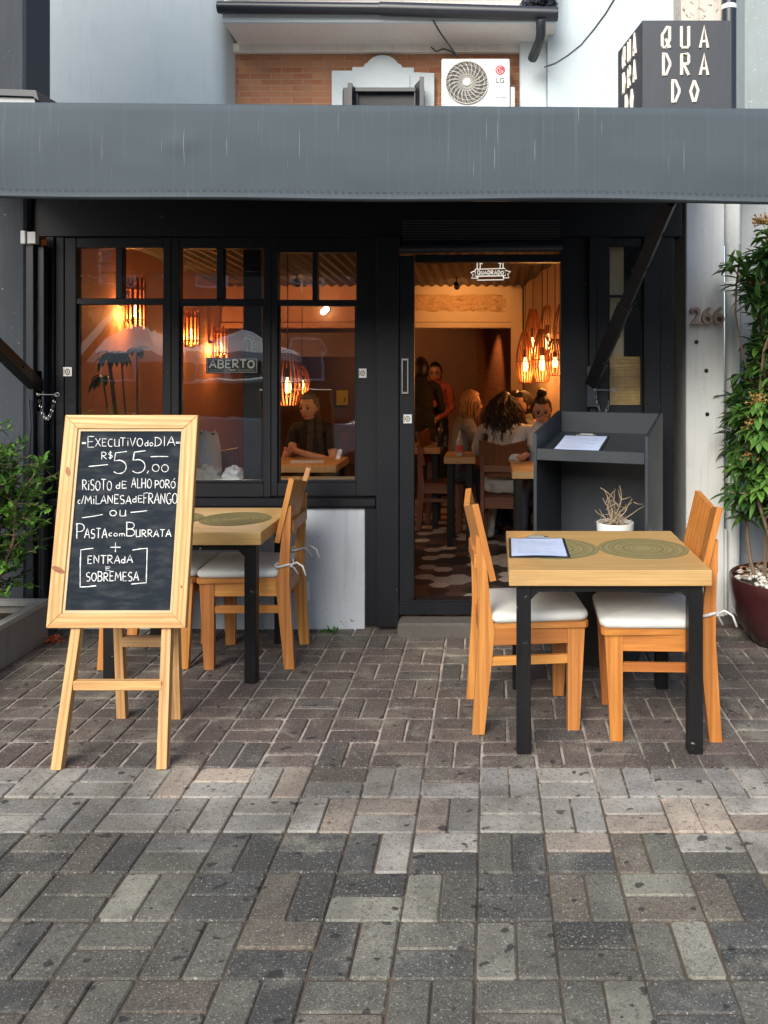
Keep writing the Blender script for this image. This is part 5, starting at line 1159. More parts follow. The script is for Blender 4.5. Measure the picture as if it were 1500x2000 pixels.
def track_spot(label, loc, target, e, ang):
    t = thing('spot_lamp', label, 'lamp', loc, 0, 'ceiling spot lamps'); d = (Vector(target)-Vector(loc)).normalized(); q = d.to_track_quat('-Z','Y').to_matrix().to_4x4()
    mb = MB(); mb.lathe([(0.0,0.05),(0.025,0.05),(0.032,-0.04),(0.030,-0.042),(0.022,-0.03),(0.0,-0.03)], 18, M=q); mb.build('can', dark_metal, t, True, 40)
    mb = MB(); mb.lathe([(0.0,-0.031),(0.021,-0.031),(0.021,-0.034),(0.0,-0.034)], 14, M=q); mb.build('lens', lens_mat, t)
    mb = MB(); mb.tube([(0,0,0.03),(0,0,ceil_z(loc[1])-loc[2]-0.01)], 0.006, 6); mb.build('stem', dark_metal, t)
    spot('lamp_light', tuple(d*0.06), tuple(d), e, t, ang)
track_spot('small dark spot lamp under the corrugated ceiling lighting the plaster frieze', (-0.35, 8.2, 2.33), (-0.3, 8.9, 2.15), 7, 110)
track_spot('small dark spot lamp under the ceiling lighting the beam behind the windows', (-1.9, 8.0, 2.34), (-1.9, 8.9, 2.1), 7, 120)
track_spot('small dark spot lamp in the rear room grazing the brick wall', (-0.25, 10.4, 2.28), (0.02, 10.9, 0.8), 26, 70)
track_spot('small dark spot lamp added to brighten the rear room behind the third window', (-1.4, 10.6, 2.28), (-1.2, 12, 1.2), 16, 100)  # unseen fitting, added so the rear room is less black
track_spot('small dark spot lamp over the dining tables inside', (0.0, 6.0, 2.44), (0.1, 6.9, 0.8), 3.0, 90)
track_spot('small dark spot lamp added to light the seated person behind the windows', (-1.35, 6.0, 2.46), (-1.5, 7.0, 0.9), 9, 80)  # unseen fitting, added to light the person in the black T-shirt

# ================================================================ PEOPLE
import numpy as np
def pmat(name, col, rough=0.85): return MATS.get(name) or plain(name, col, rough, 0, 0.2, 14, 0.15)
SKIN = pmat('skin_light', (0.52, 0.30, 0.21), 0.55); SKIN2 = pmat('skin_tan', (0.40, 0.21, 0.135), 0.55)
eye_white = plain('eye_white', (0.7,0.68,0.65), 0.3); eye_dark = plain('eye_dark', (0.03,0.02,0.015), 0.2); lip_mat = plain('lips', (0.36,0.13,0.11), 0.5)
def head_geo(mb, c, rot, s=1.0):
    n, m = 22, 28; vs, fs = [], []
    for i in range(n+1):
        ph = math.pi*i/n
        for k in range(m):
            t = 2*math.pi*k/m; x, y, z = math.sin(ph)*math.sin(t), math.sin(ph)*math.cos(t), math.cos(ph)      # y is forward
            X, Y, Z = x*0.074, y*0.092, z*0.115
            if z < 0: q = -z; X *= 1-0.30*q*q; Y = Y*(1-0.12*q)+0.014*q*max(0, y)
            if y > 0:
                Y += 0.026*math.exp(-((x/0.20)**2+((z+0.17)/0.19)**2))             # nose
                Y -= 0.011*(math.exp(-(((x-0.42)/0.20)**2+((z-0.03)/0.12)**2))+math.exp(-(((x+0.42)/0.20)**2+((z-0.03)/0.12)**2)))
                Y += 0.006*math.exp(-((x/0.30)**2+((z+0.52)/0.09)**2))-0.004*math.exp(-((x/0.30)**2+((z+0.66)/0.05)**2)); Y += 0.008*math.exp(-((x/0.28)**2+((z+0.85)/0.14)**2))
            else: Y *= 1.04
            vs.append((X*s, Y*s, Z*s))
    for i in range(n):
        for k in range(m): fs.append((i*m+k, (i+1)*m+k, (i+1)*m+(k+1) % m, i*m+(k+1) % m))
    M = Matrix.Translation(c) @ rot
    mb.add(vs, fs, M=M)
    for sx in (-1, 1): mb.blob(M @ Vector((sx*0.076*s, -0.006*s, -0.012*s)), (0.012, 0.018, 0.028), 8)
    return M
def person(label, loc, rz, J, top, bottom, shoe, skin, hair, hair_kind, head_rot=(0,0,0), short_sleeve=False, glasses=False, scale=1.0, voxel=0.011, hold=None):
    """J: joints in metres, person facing +y; keys pel, chest, neck, head, sh/el/wr L,R, hip/kn/an/toe L,R"""
    T = thing('person', label, 'person', loc, rz); T.scale = (scale,)*3
    V, E, Rr, seg = [], [], [], []
    def v(p, r): V.append(Vector(p)); Rr.append(r); return len(V)-1
    def e(a, b, kind, w=1.0): E.append((a, b)); seg.append((V[a].copy(), V[b].copy(), kind, max(Rr[a][0], Rr[b][0])))
    pel, chest, neck, head = (Vector(J[k]) for k in ('pel','chest','neck','head'))
    p0 = v(pel, (0.135,0.105)); p1 = v(pel.lerp(chest,.5), (0.125,0.10)); p2 = v(chest, (0.145,0.11)); p3 = v(chest.lerp(neck,.62), (0.105,0.08)); p4 = v(neck, (0.053,0.053)); p5 = v(neck.lerp(head,.6), (0.05,0.05))
    e(p0,p1,'bottom' if J.get('long') is None else 'top'); e(p1,p2,'top'); e(p2,p3,'top'); e(p3,p4,'top'); e(p4,p5,'skin')
    mbx = MB()
    for sd in 'LR':
        sh, el, wr = (Vector(J[k+sd]) for k in ('sh','el','wr')); a = v(sh, (0.056,0.056)); m_ = v(sh.lerp(el,.55), (0.046,0.046)); b = v(el, (0.040,0.040)); m2 = v(el.lerp(wr,.4), (0.038,0.038)); c = v(wr, (0.025,0.025))
        e(p3,a,'top'); e(a,m_,'top'); e(m_,b,'skin' if short_sleeve else 'top'); e(b,m2,'skin' if short_sleeve else 'top'); e(m2,c,'skin' if short_sleeve else 'top')
        hd = (wr-el).normalized(); up = Vector(J.get('palm'+sd, (0,0,-1))); sdv = hd.cross(up).normalized(); nv = sdv.cross(hd)
        d = v(wr+hd*0.045, (0.036,0.018)); e(c,d,'skin'); seg.append((wr, wr+hd*0.19, 'skin', 0.04))
        curl = J.get('curl', 0.5)
        for q, (off, ln) in enumerate(((-0.030,.064),(-0.010,.078),(0.011,.073),(0.030,.058))):
            b0 = wr+hd*0.070+sdv*off; d1 = (hd+nv*(-curl*.5)).normalized(); d2 = (hd+nv*(-curl*1.4)).normalized(); mid = b0+d1*ln*.5
            mbx.tube([wr+hd*0.03+sdv*off*.7, b0, mid, mid+d2*ln*.5], [.011,.0095,.009,.0072], 7)
        ts = 1 if sd == 'L' else -1
        tb = wr+hd*0.02-sdv*0.022; tt = (hd*.6-sdv*.7-nv*.3*curl).normalized(); mbx.tube([tb, tb+tt*.035, tb+tt*.035+(tt+hd*.8).normalized()*.035], [.013,.0105,.0085], 7)
        mbx.blob(wr+hd*0.052, (0.034,0.034,0.034) if False else 0.026, 8)
        hp, kn, an, toe = (Vector(J[k+sd]) for k in ('hip','kn','an','toe')); a = v(hp, (0.088,0.088)); m_ = v(hp.lerp(kn,.5), (0.076,0.076)); b = v(kn, (0.056,0.056)); m2 = v(kn.lerp(an,.35), (0.056,0.056)); c = v(an, (0.037,0.037)); f = v(toe, (0.036,0.026))
        e(p0,a,'bottom'); e(a,m_,'bottom'); e(m_,b,'bottom'); e(b,m2,'bottom'); e(m2,c,'bottom'); e(c,f,'shoe')
        mbx.blob(an+Vector((0,0,-0.035))+(an-toe).normalized()*0.02, (0.034,0.04,0.032), 8)
    me = bpy.data.meshes.new('b'); me.from_pydata([tuple(x) for x in V], E, []); ob = bpy.data.objects.new('b', me); C.objects.link(ob); md = ob.modifiers.new('s', 'SKIN'); md.use_smooth_shade = True
    for i, d in enumerate(me.skin_vertices[0].data): d.radius = Rr[i]; d.use_root = (i == 0)
    ob.modifiers.new('u', 'SUBSURF').levels = 2
    me1 = bpy.data.meshes.new_from_object(ob.evaluated_get(bpy.context.evaluated_depsgraph_get())); bpy.data.objects.remove(ob)
    rot = Matrix.Rotation(head_rot[2],4,'Z') @ Matrix.Rotation(head_rot[0],4,'X') @ Matrix.Rotation(head_rot[1],4,'Y'); HM = head_geo(mbx, head, rot)
    me2 = mbx.mesh('h', None); bm = bmesh.new(); bm.from_mesh(me1); bm.from_mesh(me2); me3 = bpy.data.meshes.new('body'); bm.to_mesh(me3); bm.free()
    ob = bpy.data.objects.new('b2', me3); C.objects.link(ob); rm = ob.modifiers.new('r', 'REMESH'); rm.mode = 'VOXEL'; rm.voxel_size = voxel; rm.use_smooth_shade = True
    sm = ob.modifiers.new('sm', 'SMOOTH'); sm.iterations = 2; sm.factor = 0.4
    me = bpy.data.meshes.new_from_object(ob.evaluated_get(bpy.context.evaluated_depsgraph_get())); bpy.data.objects.remove(ob); me.name = 'body'
    N = len(me.polygons); cen = np.zeros(N*3); me.polygons.foreach_get('center', cen); cen = cen.reshape(-1,3); best = np.full(N, 1e9); idx = np.zeros(N, int)
    order = {'skin':0,'top':1,'bottom':2,'shoe':3}
    hseg = (neck.lerp(head,.4), head+Vector((0,0,.06)), 'skin', 0.08)
    for a, b, kd, rr in seg+[hseg]:
        a, b = np.array(a), np.array(b); d = b-a; t = np.clip(((cen-a)@d)/max(1e-9, d@d), 0, 1); ds = np.linalg.norm(cen-(a+t[:,None]*d), axis=1)-rr*0.8
        w_ = ds < best; best[w_] = ds[w_]; idx[w_] = order[kd]
    me.materials.clear()
    for m_ in (skin, top, bottom, shoe): me.materials.append(m_)
    me.polygons.foreach_set('material_index', idx.astype(np.int32)); me.polygons.foreach_set('use_smooth', [True]*N); me.update()
    cl_ = set()
    for p_ in me.polygons:
        if p_.material_index in (1, 2): cl_.update(p_.vertices)
    nrm_ = [v_.normal.copy() for v_ in me.vertices]
    for i_ in cl_:
        c_ = me.vertices[i_].co; q_ = mnoise.noise(Vector((c_.x*9, c_.y*9, c_.z*15)))*.010+(0.5-abs(mnoise.noise(Vector((c_.x*16+c_.z*9, c_.y*16, c_.z*22)))))*.009
        me.vertices[i_].co = c_+nrm_[i_]*(q_+.003)
    bo = bpy.data.objects.new('body', me); C.objects.link(bo); bo.parent = T
    # face
    for sx in (-1, 1):
        mb = MB(); mb.blob(HM @ Vector((sx*0.030, 0.080, 0.005)), 0.0115, 8); mb.build('eye', eye_dark, bo, True)
        mb = MB(); mb.tube([HM @ Vector((sx*(0.014+0.03*i/4), 0.092-0.010*(i/4)**2, 0.026+0.006*math.sin(i/4*2.6))) for i in range(5)], 0.0035, 5); mb.build('eyebrow', hair, bo)
    mb = MB(); mb.tube([HM @ Vector((-0.024+0.048*i/6, 0.086+0.011*math.sin(math.pi*i/6), -0.063-0.002*math.sin(math.pi*i/6))) for i in range(7)], [.002,.0045,.0055,.005,.0055,.0045,.002], 6); mb.build('lips', lip_mat, bo, True)
    if glasses:
        mb = MB()
        for sx in (-1, 1): mb.tube([HM @ Vector((sx*0.032+0.026*math.cos(a), 0.102-0.2*abs(sx*0.032+0.026*math.cos(a))*.3, 0.004+0.021*math.sin(a))) for a in [2*math.pi*i/18 for i in range(19)]], 0.002, 5); mb.tube([HM @ Vector((sx*0.058, 0.098, 0.008)), HM @ Vector((sx*0.078, 0.0, 0.004))], 0.0025, 5)
        mb.tube([HM @ Vector((-0.008,0.103,0.008)), HM @ Vector((0.008,0.103,0.008))], 0.0025, 5); mb.build('glasses', dark_metal, bo)
    # hair
    rr_ = random.Random(len(label)); mb = MB(); n, m = 18, 26; vs, fs = [], []
    def keep(x, y, z): return not (y > 0.30+0.35*max(0, z-.2) and z < 0.62) and z > -0.62
    for i in range(n+1):
        ph = math.pi*0.80*i/n
        for k in range(m):
            t = 2*math.pi*k/m; x, y, z = math.sin(ph)*math.sin(t), math.sin(ph)*math.cos(t), math.cos(ph); g = 1.10+0.05*mnoise.noise(Vector((x*4+7, y*4, z*4)))
            if not keep(x, y, z): g = 0.80
            vs.append((x*0.077*g, (y*0.095-0.004)*g, z*0.118*g+0.002))
    for i in range(n):
        for k in range(m): fs.append((i*m+k, (i+1)*m+k, (i+1)*m+(k+1) % m, i*m+(k+1) % m))
    mb.add(vs, fs, M=HM)
    if hair_kind == 'bun': mb.blob(HM @ Vector((0, -0.03, 0.135)), (0.045,0.045,0.036), 9, .08)
    if hair_kind in ('long', 'curly'):
        cnt = 520 if hair_kind == 'curly' else 120
        for k in range(cnt):
            t = rr_.uniform(-2.25, 2.25)+math.pi; ph = rr_.uniform(0.1, 1.75); x, y, z = math.sin(ph)*math.sin(t), math.sin(ph)*math.cos(t), math.cos(ph)
            p = HM @ Vector((x*0.080, y*0.098, z*0.120)); out = (p-head); out.z *= .2; out.normalize(); drop = rr_.uniform(.30,.47)-(0.115-z*0.115) if hair_kind == 'curly' else rr_.uniform(.19,.26)-(0.1-z*0.1)
            drop = max(.05, drop); w0 = rr_.uniform(.03,.115) if hair_kind == 'curly' else rr_.uniform(.01,.03); tw = rr_.uniform(0,6.28); NN = 16 if hair_kind == 'curly' else 7; pts = []
            for i in range(NN+1):
                u = i/NN; q = p+out*w0*math.sin(min(1,u*1.6)*math.pi*.6)+Vector((0,0,-drop*u))
                if hair_kind == 'curly': a = tw+u*drop*95; q += Vector((math.cos(a), math.sin(a), 0))*0.010*min(1,u*3)
                else: q += Vector((.006*math.sin(u*6+tw), .006*math.cos(u*5+tw), 0))
                pts.append(q)
            mb.tube(pts, [(.0062 if hair_kind == 'curly' else .0075)*(1-.5*i/NN) for i in range(NN+1)], 4)
    mb.build('hair', hair, T, True)
    return T
H_DARK = pmat('hair_dark', (0.014,0.009,0.007), 0.45); H_BROWN = pmat('hair_brown', (0.020,0.009,0.006), 0.45); H_BLOND = pmat('hair_blond', (0.34,0.19,0.085), 0.45); H_GREY = pmat('hair_grey', (0.10,0.09,0.085), 0.5)
def standing(h=1.62, arms='down'):
    k = h/1.65
    J = dict(pel=(0,0,.93), chest=(0,0,1.20), neck=(0,0,1.42), head=(0,.015,1.54), hipL=(-.085,0,.88), hipR=(.085,0,.88), knL=(-.10,.015,.48), knR=(.10,.015,.48), anL=(-.11,-.02,.08), anR=(.11,-.02,.08), toeL=(-.13,.13,.035), toeR=(.13,.13,.035), shL=(-.175,0,1.355), shR=(.175,0,1.355))
    if arms == 'down': J.update(elL=(-.235,-.03,1.09), elR=(.235,-.03,1.09), wrL=(-.235,.05,.86), wrR=(.235,.05,.86))
    if arms == 'front': J.update(elL=(-.22,.03,1.08), elR=(.22,.03,1.08), wrL=(-.055,.22,.96), wrR=(.055,.21,.93), palmL=(0,-1,0), palmR=(0,-1,0), curl=.9)
    if arms == 'tray': J.update(elL=(-.23,.02,1.08), elR=(.23,.02,1.08), wrL=(-.13,.25,1.08), wrR=(.13,.25,1.08))
    return {a: (tuple(q*k for q in b) if isinstance(b, tuple) and not a.startswith('palm') else b) for a, b in J.items()}
def seated(sh=0.44, lean=0.0, arms='table', tuck=False):
    f = -.16 if tuck else .0
    J = dict(pel=(0,0,sh+.10), chest=(0,.03+lean*.5,sh+.40), neck=(0,.05+lean,sh+.605), head=(0,.075+lean*1.25,sh+.73), hipL=(-.09,.04,sh+.085), hipR=(.09,.04,sh+.085), knL=(-.13,.44,sh+.06), knR=(.13,.44,sh+.06), anL=(-.13,.40+f,.08), anR=(.13,.42+f*1.6,.08), toeL=(-.14,.55+f,.035), toeR=(.14,.56+f*1.6,.035), shL=(-.175,.04+lean*.8,sh+.545), shR=(.175,.04+lean*.8,sh+.545))
    if arms == 'table': J.update(elL=(-.255,.16+lean,sh+.315), elR=(.255,.16+lean,sh+.315), wrL=(-.13,.36+lean,sh+.36), wrR=(.13,.36+lean,sh+.36))
    if arms == 'chin': J.update(elL=(-.22,.25+lean,sh+.33), elR=(.20,.27+lean,sh+.33), wrL=(-.10,.36+lean,sh+.38), wrR=(.075,.22+lean,sh+.60), palmR=(0,1,0), curl=1.1)
    return J
BLK = pmat('black_cloth', (0.012,0.012,0.014)); BEI = pmat('beige_cloth', (0.36,0.34,0.315)); GRY = pmat('grey_cloth', (0.17,0.165,0.16)); RED = pmat('red_cloth', (0.33,0.07,0.055)); WHT = pmat('white_cloth', (0.52,0.54,0.57)); DEN = pmat('denim_cloth', (0.03,0.04,0.07)); SHO = pmat('shoe_white', (0.55,0.54,0.5)); SHB = pmat('shoe_black', (0.015,0.015,0.015), 0.4); PNK = pmat('pink_cloth', (0.45,0.25,0.2))
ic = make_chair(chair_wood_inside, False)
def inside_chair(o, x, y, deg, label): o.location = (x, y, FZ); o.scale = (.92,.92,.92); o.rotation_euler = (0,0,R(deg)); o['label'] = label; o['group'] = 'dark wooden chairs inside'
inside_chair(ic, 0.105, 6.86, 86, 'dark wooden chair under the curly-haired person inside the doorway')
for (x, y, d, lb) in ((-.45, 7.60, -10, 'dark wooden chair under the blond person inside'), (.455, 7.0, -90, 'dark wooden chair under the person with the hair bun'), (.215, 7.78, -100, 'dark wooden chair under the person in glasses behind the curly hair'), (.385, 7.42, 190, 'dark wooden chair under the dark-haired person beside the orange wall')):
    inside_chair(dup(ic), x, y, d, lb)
person('person with long dark curly hair in beige clothes seated with back to the doorway', (0.085, 6.86, FZ), R(-8), seated(.43, .06, 'table', True), BEI, BEI, SHO, SKIN, H_BROWN, 'curly', (R(-6),0,R(-12)))
person('blond person in a grey jacket seated in profile inside the doorway', (-0.325, 7.56, FZ), R(-78), seated(.42, .05, 'table'), GRY, DEN, SHB, SKIN, H_BLOND, 'long', (R(-4),0,R(-6)))
person('person in glasses with hair bun looking down at the table by the orange wall', (0.455, 6.94, FZ), R(168), seated(.42, .10, 'table'), WHT, DEN, SHB, SKIN, H_DARK, 'bun', (R(-22),0,R(10)), glasses=True)
person('person in glasses with long hair half hidden behind the curly-haired person', (0.245, 7.72, FZ), R(172), seated(.42, .08, 'chin'), PNK, DEN, SHB, SKIN, H_BROWN, 'long', (R(-8),0,R(8)), glasses=True)
person('dark-haired person turned away between the two seated people with glasses', (0.36, 7.40, FZ), R(100), seated(.42, .0, 'table'), GRY, DEN, SHB, SKIN2, H_DARK, 'short', (R(-5),0,R(20)))
person('person in black standing with back turned just inside the door leaf', (-0.735, 8.55, FZ), R(10), standing(1.56, 'tray'), BLK, BLK, SHB, SKIN2, H_DARK, 'short', (R(-8),0,0))
person('person in a red shirt standing facing out in the dim room', (-0.66, 9.65, FZ), R(176), standing(1.50, 'front'), RED, BLK, SHB, SKIN2, H_DARK, 'short', (R(-6),0,0), glasses=True)

J_ = seated(.43, .10, 'table'); J_.update(elL=(-.235,.20,.70), elR=(.235,.20,.70), wrL=(-.065,.40,.795), wrR=(.06,.385,.80), curl=1.0)
person('person in a black T-shirt with clasped hands seated behind the third window', (-1.475, 7.12, FZ), R(160), J_, BLK, DEN, SHB, SKIN, H_GREY, 'short', (R(-8),0,R(4)), short_sleeve=True, voxel=0.009)
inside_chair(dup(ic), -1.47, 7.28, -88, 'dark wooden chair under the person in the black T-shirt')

# ---- inside furniture
def small_table(x, y, wx, wy, label):
    t = thing('table', label, 'table', (x, y, FZ), 0, 'small tables inside'); hx, hy = wx/2, wy/2
    mb = MB(); mb.box(-hx, hx, -hy, hy, .695, .75, 'x', .003); mb.build('table_top', table_wood, t)
    for sx in (-1, 1):
        for sy in (-1, 1):
            mb = MB(); mb.box(sx*(hx-.05)-.026, sx*(hx-.05)+.026, sy*(hy-.05)-.026, sy*(hy-.05)+.026, 0, .694, 'z'); mb.build('leg', black_leg, t)
small_table(-0.265, 7.0, .26, .42, 'narrow oak table with a red-labelled bottle left of the curly-haired person')
small_table(-0.66, 7.75, .38, .50, 'oak table with glasses and a dark bottle nearest the door leaf inside')
small_table(0.375, 6.25, .45, .60, 'oak table beside the lectern in front of the person with hair bun')
small_table(-1.50, 6.55, .62, .56, 'oak table with a paper sheet in front of the person in the black T-shirt')
mb = MB(); mb.box(-.13, .13, -.09, .09, 0, .002, c=.0005); o = mb.build('paper_sheet', paper, loc=(-1.46, 6.50, FZ+.7505)); o.rotation_euler = (0, 0, R(8)); tag(o, 'white paper sheet lying on the oak table behind the third window', 'paper')
def bottle(label, x, y, z, h, r, mat, lab=None):
    t = thing('bottle', label, 'bottle', (x, y, z)); mb = MB(); mb.lathe([(0,0),(r,0),(r,h*.52),(r*.85,h*.60),(r*.38,h*.74),(r*.34,h*.97),(r*.40,h*.975),(r*.40,h),(0,h)], 18); mb.build('glass_body', mat, t, True, 50)
    if lab: mb = MB(); mb.lathe([(r+.0008,h*.14),(r+.0008,h*.42)], 18); mb.build('paper_label', lab, t)
bg_ = plain('bottle_glass', (0.03,0.028,0.02), 0.08); cg_ = plain('clear_bottle', (0.35,0.33,0.30), 0.1)
bottle('small clear bottle with a red and white label on the narrow table', X_(898,6.92), 6.92, FZ+.751, .21, .032, cg_, plain('red_label', (0.45,0.06,0.05), 0.6))
bottle('dark slim bottle standing on the table near the door leaf', X_(861,7.62), 7.62, FZ+.751, .25, .034, bg_)
def tumbler(x, y, z, label):
    mb = MB(); mb.lathe([(0,0),(.028,0),(.034,.10),(.032,.10),(.026,.008),(0,.008)], 18); o = mb.build('tumbler', glass, None, True, 50, loc=(x, y, z)); tag(o, label, 'glass')
tumbler(X_(869,7.58), 7.58, FZ+.751, 'plain drinking glass beside the dark slim bottle'); tumbler(X_(852,7.58), 7.58, FZ+.751, 'plain drinking glass at the edge of the table by the door leaf')
# window counter with linen and things seen through the panes
CT = thing('window_counter', 'dark wooden counter with pale top along the inside of the windows', 'counter', (-1.7, 5.18, FZ))
mb = MB(); mb.box(-.9, .98, -.17, .17, .76, .80, 'x'); mb.build('counter_top', wood('ash', (0.42,0.36,0.27), (0.32,0.26,0.18)), CT); 
for x in (-.86, .92): mb = MB(); mb.box(x-.03, x+.03, -.14, .14, 0, .759, 'z'); mb.build('leg', timber_dark, CT)
def linen_heap(label, x, y, z, sx, sy, sz, mat, seed):
    mb = MB(); n, m = 14, 22; vs, fs = [], []
    for i in range(n+1):
        for k in range(m):
            ph = math.pi*.5*i/n; t = 2*math.pi*k/m; g = 1+.28*mnoise.noise(Vector((math.cos(t)*2+seed, math.sin(t)*2, i*.35))); vs.append((sx*g*math.sin(ph)*math.cos(t), sy*g*math.sin(ph)*math.sin(t), sz*math.cos(ph)*g))
    for i in range(n):
        for k in range(m): fs.append((i*m+k, (i+1)*m+k, (i+1)*m+(k+1) % m, i*m+(k+1) % m))
    mb.add(vs, fs); o = mb.build('linen_bundle', mat, None, True, loc=(x, y, z)); tag(o, label, 'cloth')
linen_heap('crumpled beige cloth bundle at the left on the window counter', X_(408,5.2), 5.2, FZ+.801, .10, .10, .09, BEI, 1); linen_heap('crumpled cream cloth bundle on the counter next to the dark window post', X_(458,5.2), 5.2, FZ+.801, .075, .10, .08, WHT, 4)
JK = thing('draped_jacket', 'pale grey jacket hung over a chair back behind the easel window', 'jacket', (X_(405,6.1), 6.1, .55))
mb = MB(); n, m = 16, 24; vs, fs = [], []
for i in range(n+1):
    for k in range(m):
        u = i/n; t = 2*math.pi*k/m; g = (.55+.45*min(1, u*3.0)**.5)*(1+.07*math.sin(t*7+u*3)*u); vs.append((.105*g*math.cos(t), .07*g*math.sin(t), .50-.50*u+.02*math.sin(t*3)))
for i in range(n):
    for k in range(m): fs.append((i*m+k, (i+1)*m+k, (i+1)*m+(k+1) % m, i*m+(k+1) % m))
fs.append(tuple(range(m))[::-1]); mb.add(vs, fs); mb.build('cloth', plain('jacket_cloth', (0.36,0.37,0.42), 0.9, 0, .15, 20, .4), JK, True)
inside_chair(dup(ic), X_(405,6.1)+.03, 6.32, 90, 'dark wooden chair carrying the pale grey jacket behind the windows')
mb = MB(); mb.box(X_(479,5.06), X_(514,5.06), 5.02, 5.16, FZ, 2.58, 'z'); o = mb.build('post', black); tag(o, 'square black post standing inside behind the middle window', 'post')
# hanging OPEN plate
AB = thing('open_sign', 'black hanging sign reading ABERTO Open inside the middle window', 'sign', tuple(at(453, 714, 4.99)))
mb = MB(); ya = 4.99; hw_, hh_ = (X_(504,ya)-X_(402,ya))/2, (Z_(699,ya)-Z_(730,ya))/2
mb.box(-hw_, hw_, 0, .006, -hh_, hh_, c=.002); pl_ = mb.build('plate', plain('plate_black', (0.012,0.013,0.014), .45), AB)
mb = MB(); q = .007; t_ = .0022
for b in ((-hw_+q,hw_-q,-hh_+q,-hh_+q+t_),(-hw_+q,hw_-q,hh_-q-t_,hh_-q),(-hw_+q,-hw_+q+t_,-hh_+q+t_,hh_-q-t_),(hw_-q-t_,hw_-q,-hh_+q+t_,hh_-q-t_)): mb.box(b[0],b[1],-.0012,.001,b[2],b[3],c=.0002)
for sx in (-1, 1): mb.box(sx*.030 if sx > 0 else -hw_+.022, hw_-.022 if sx > 0 else -.030, -.0012, .001, -hh_+.0205, -hh_+.0222, c=.0002)
mb.build('border', white_print, pl_)
mb = MB()
for p_ in strokes('ABERTO', -hw_*.86, hw_*.86, -.013, .034, .17, 0): mb.tube([(x, -.001, z) for x, z in p_], .0052, 6)
mb.build('lettering', plain('sign_white', (0.9,0.9,0.87), 0.6, 0, 0.02), pl_); text_obj('lettering', 'Open', .045, (0, -.0012, -hh_+.022), white_print, pl_, height=.014, extrude=.002, offset=.02)
mb = MB(); mb.tube([(-hw_*.8,.003,hh_),(0,.003,.62),(hw_*.8,.003,hh_)], .0012, 4); mb.build('string', dark_metal, AB)
# ribbon emblem hanging in the doorway
QB = thing('ribbon_emblem', 'white outline ribbon emblem reading QUADRADO hung at the top of the doorway', 'sign', tuple(at(958, 530, 4.90)))
o0 = at(958, 530, 4.90)
def qp(x, y): return at(750+x*.26667, 440+y*.26667, 4.90)-o0
mb = MB()
for pl in ([(668,322),(886,316),(890,368),(668,372),(668,322)], [(668,332),(634,346),(654,362),(640,388),(690,386),(690,372)], [(640,344),(668,336)], [(890,330),(928,340),(905,358),(916,384),(872,386),(872,370)], [(683,276),(683,318)], [(872,276),(872,314)], [(700,282),(706,290),(703,318)], [(858,280),(850,292),(850,316)], [(700,281),(722,281)], [(838,279),(858,279)], [(683,376),(683,402),(876,398),(876,372)], [(690,374),(868,370)]):
    mb.tube([qp(x, y) for x, y in pl], .0032, 6)
for pl in strokes('QUADRADO', 684, 876, 0, 1, .22, 0):
    mb.tube([qp(x, 360-y*28) for x, y in pl], .0026, 5)
mb.build('outline', mk_emit('emblem_glow', (0.8,0.76,0.68), 0.35), QB)  # white outline given a faint glow of its own, though no lamp
mb = MB(); 
for x in (700, 858): mb.tube([qp(x, 281), qp(x, 262)], .0012, 4)
mb.build('wire', dark_metal, QB)
# indoor plant behind the first window, blind and leaves behind the side light
IP = thing('indoor_plant', 'tall thin-stemmed houseplant with drooping leaves behind the leftmost window', 'plant', (X_(240,5.8), 5.8, FZ))
mb = MB(); mb.lathe([(0,0),(.13,0),(.17,.3),(.165,.31),(.15,.29),(0,.28)], 28); mb.build('pot', white_pot, IP, True, 40); ms, mlf = MB(), MB(); rnd = random.Random(9)
for px, py in ((212,700),(226,690),(246,688),(268,680),(196,735)):
    e_ = Vector((X_(px,5.8)-X_(240,5.8), rnd.uniform(-.1,.1), Z_(py,5.8)-FZ)); b_ = Vector((e_.x*.3, 0, .28)); ms.tube([b_, b_.lerp(e_,.5)+Vector((.04,0,0)), e_], [.009,.008,.006], 6)
    for q in range(8): leaf_cloud(mlf, e_, (rnd.uniform(-1,1), rnd.uniform(-1,1), rnd.uniform(-.3,.5)), rnd.uniform(.09,.17), rnd.uniform(.03,.05), .2, 1.6, rnd.uniform(0,.4), 6)
ms.build('stems', bark, IP); mlf.build('foliage', leaf_glossy, IP, True)
mb = MB(); y_ = 4.93
for i in range(34): z = Z_(698,y_)-(Z_(698,y_)-Z_(790,y_))*i/33; mb.tube([(X_(1189,y_), y_, z), (X_(1256,y_), y_, z)], .0046*random.uniform(.8,1.1), 6)
for px in (1200, 1222, 1245): mb.tube([(X_(px,y_), y_-.006, Z_(694,y_)), (X_(px,y_), y_-.006, Z_(793,y_))], .0012, 4)
o = mb.build('bamboo_blind', plain('bamboo', (0.66,0.45,0.20), .6, 0, .35, 30)); tag(o, 'short bamboo slat blind low in the narrow side window', 'blind')
BP = thing('banana_plant', 'broad bright green leaf standing behind the narrow side window', 'plant', (X_(1205,5.06), 5.06, FZ)); mlf = MB()
leaf_cloud(mlf, (0,0,.9), (.05,.02,1), .95, .12, .12, .12, .95, 10); leaf_cloud(mlf, (.05,.03,.7), (.3,.1,1), .55, .08, .15, .4, .4, 8); mlf.build('foliage', leaf_small, BP, True); mb = MB(); mb.tube([(0,0,0),(0,0,.92)], .014, 8); mb.build('stem', leaf_small, BP)
PO = thing('yellow_poster', 'small bright yellow poster on the dark rear wall seen through the third window', 'poster', tuple(at(668, 777, 12.15)))
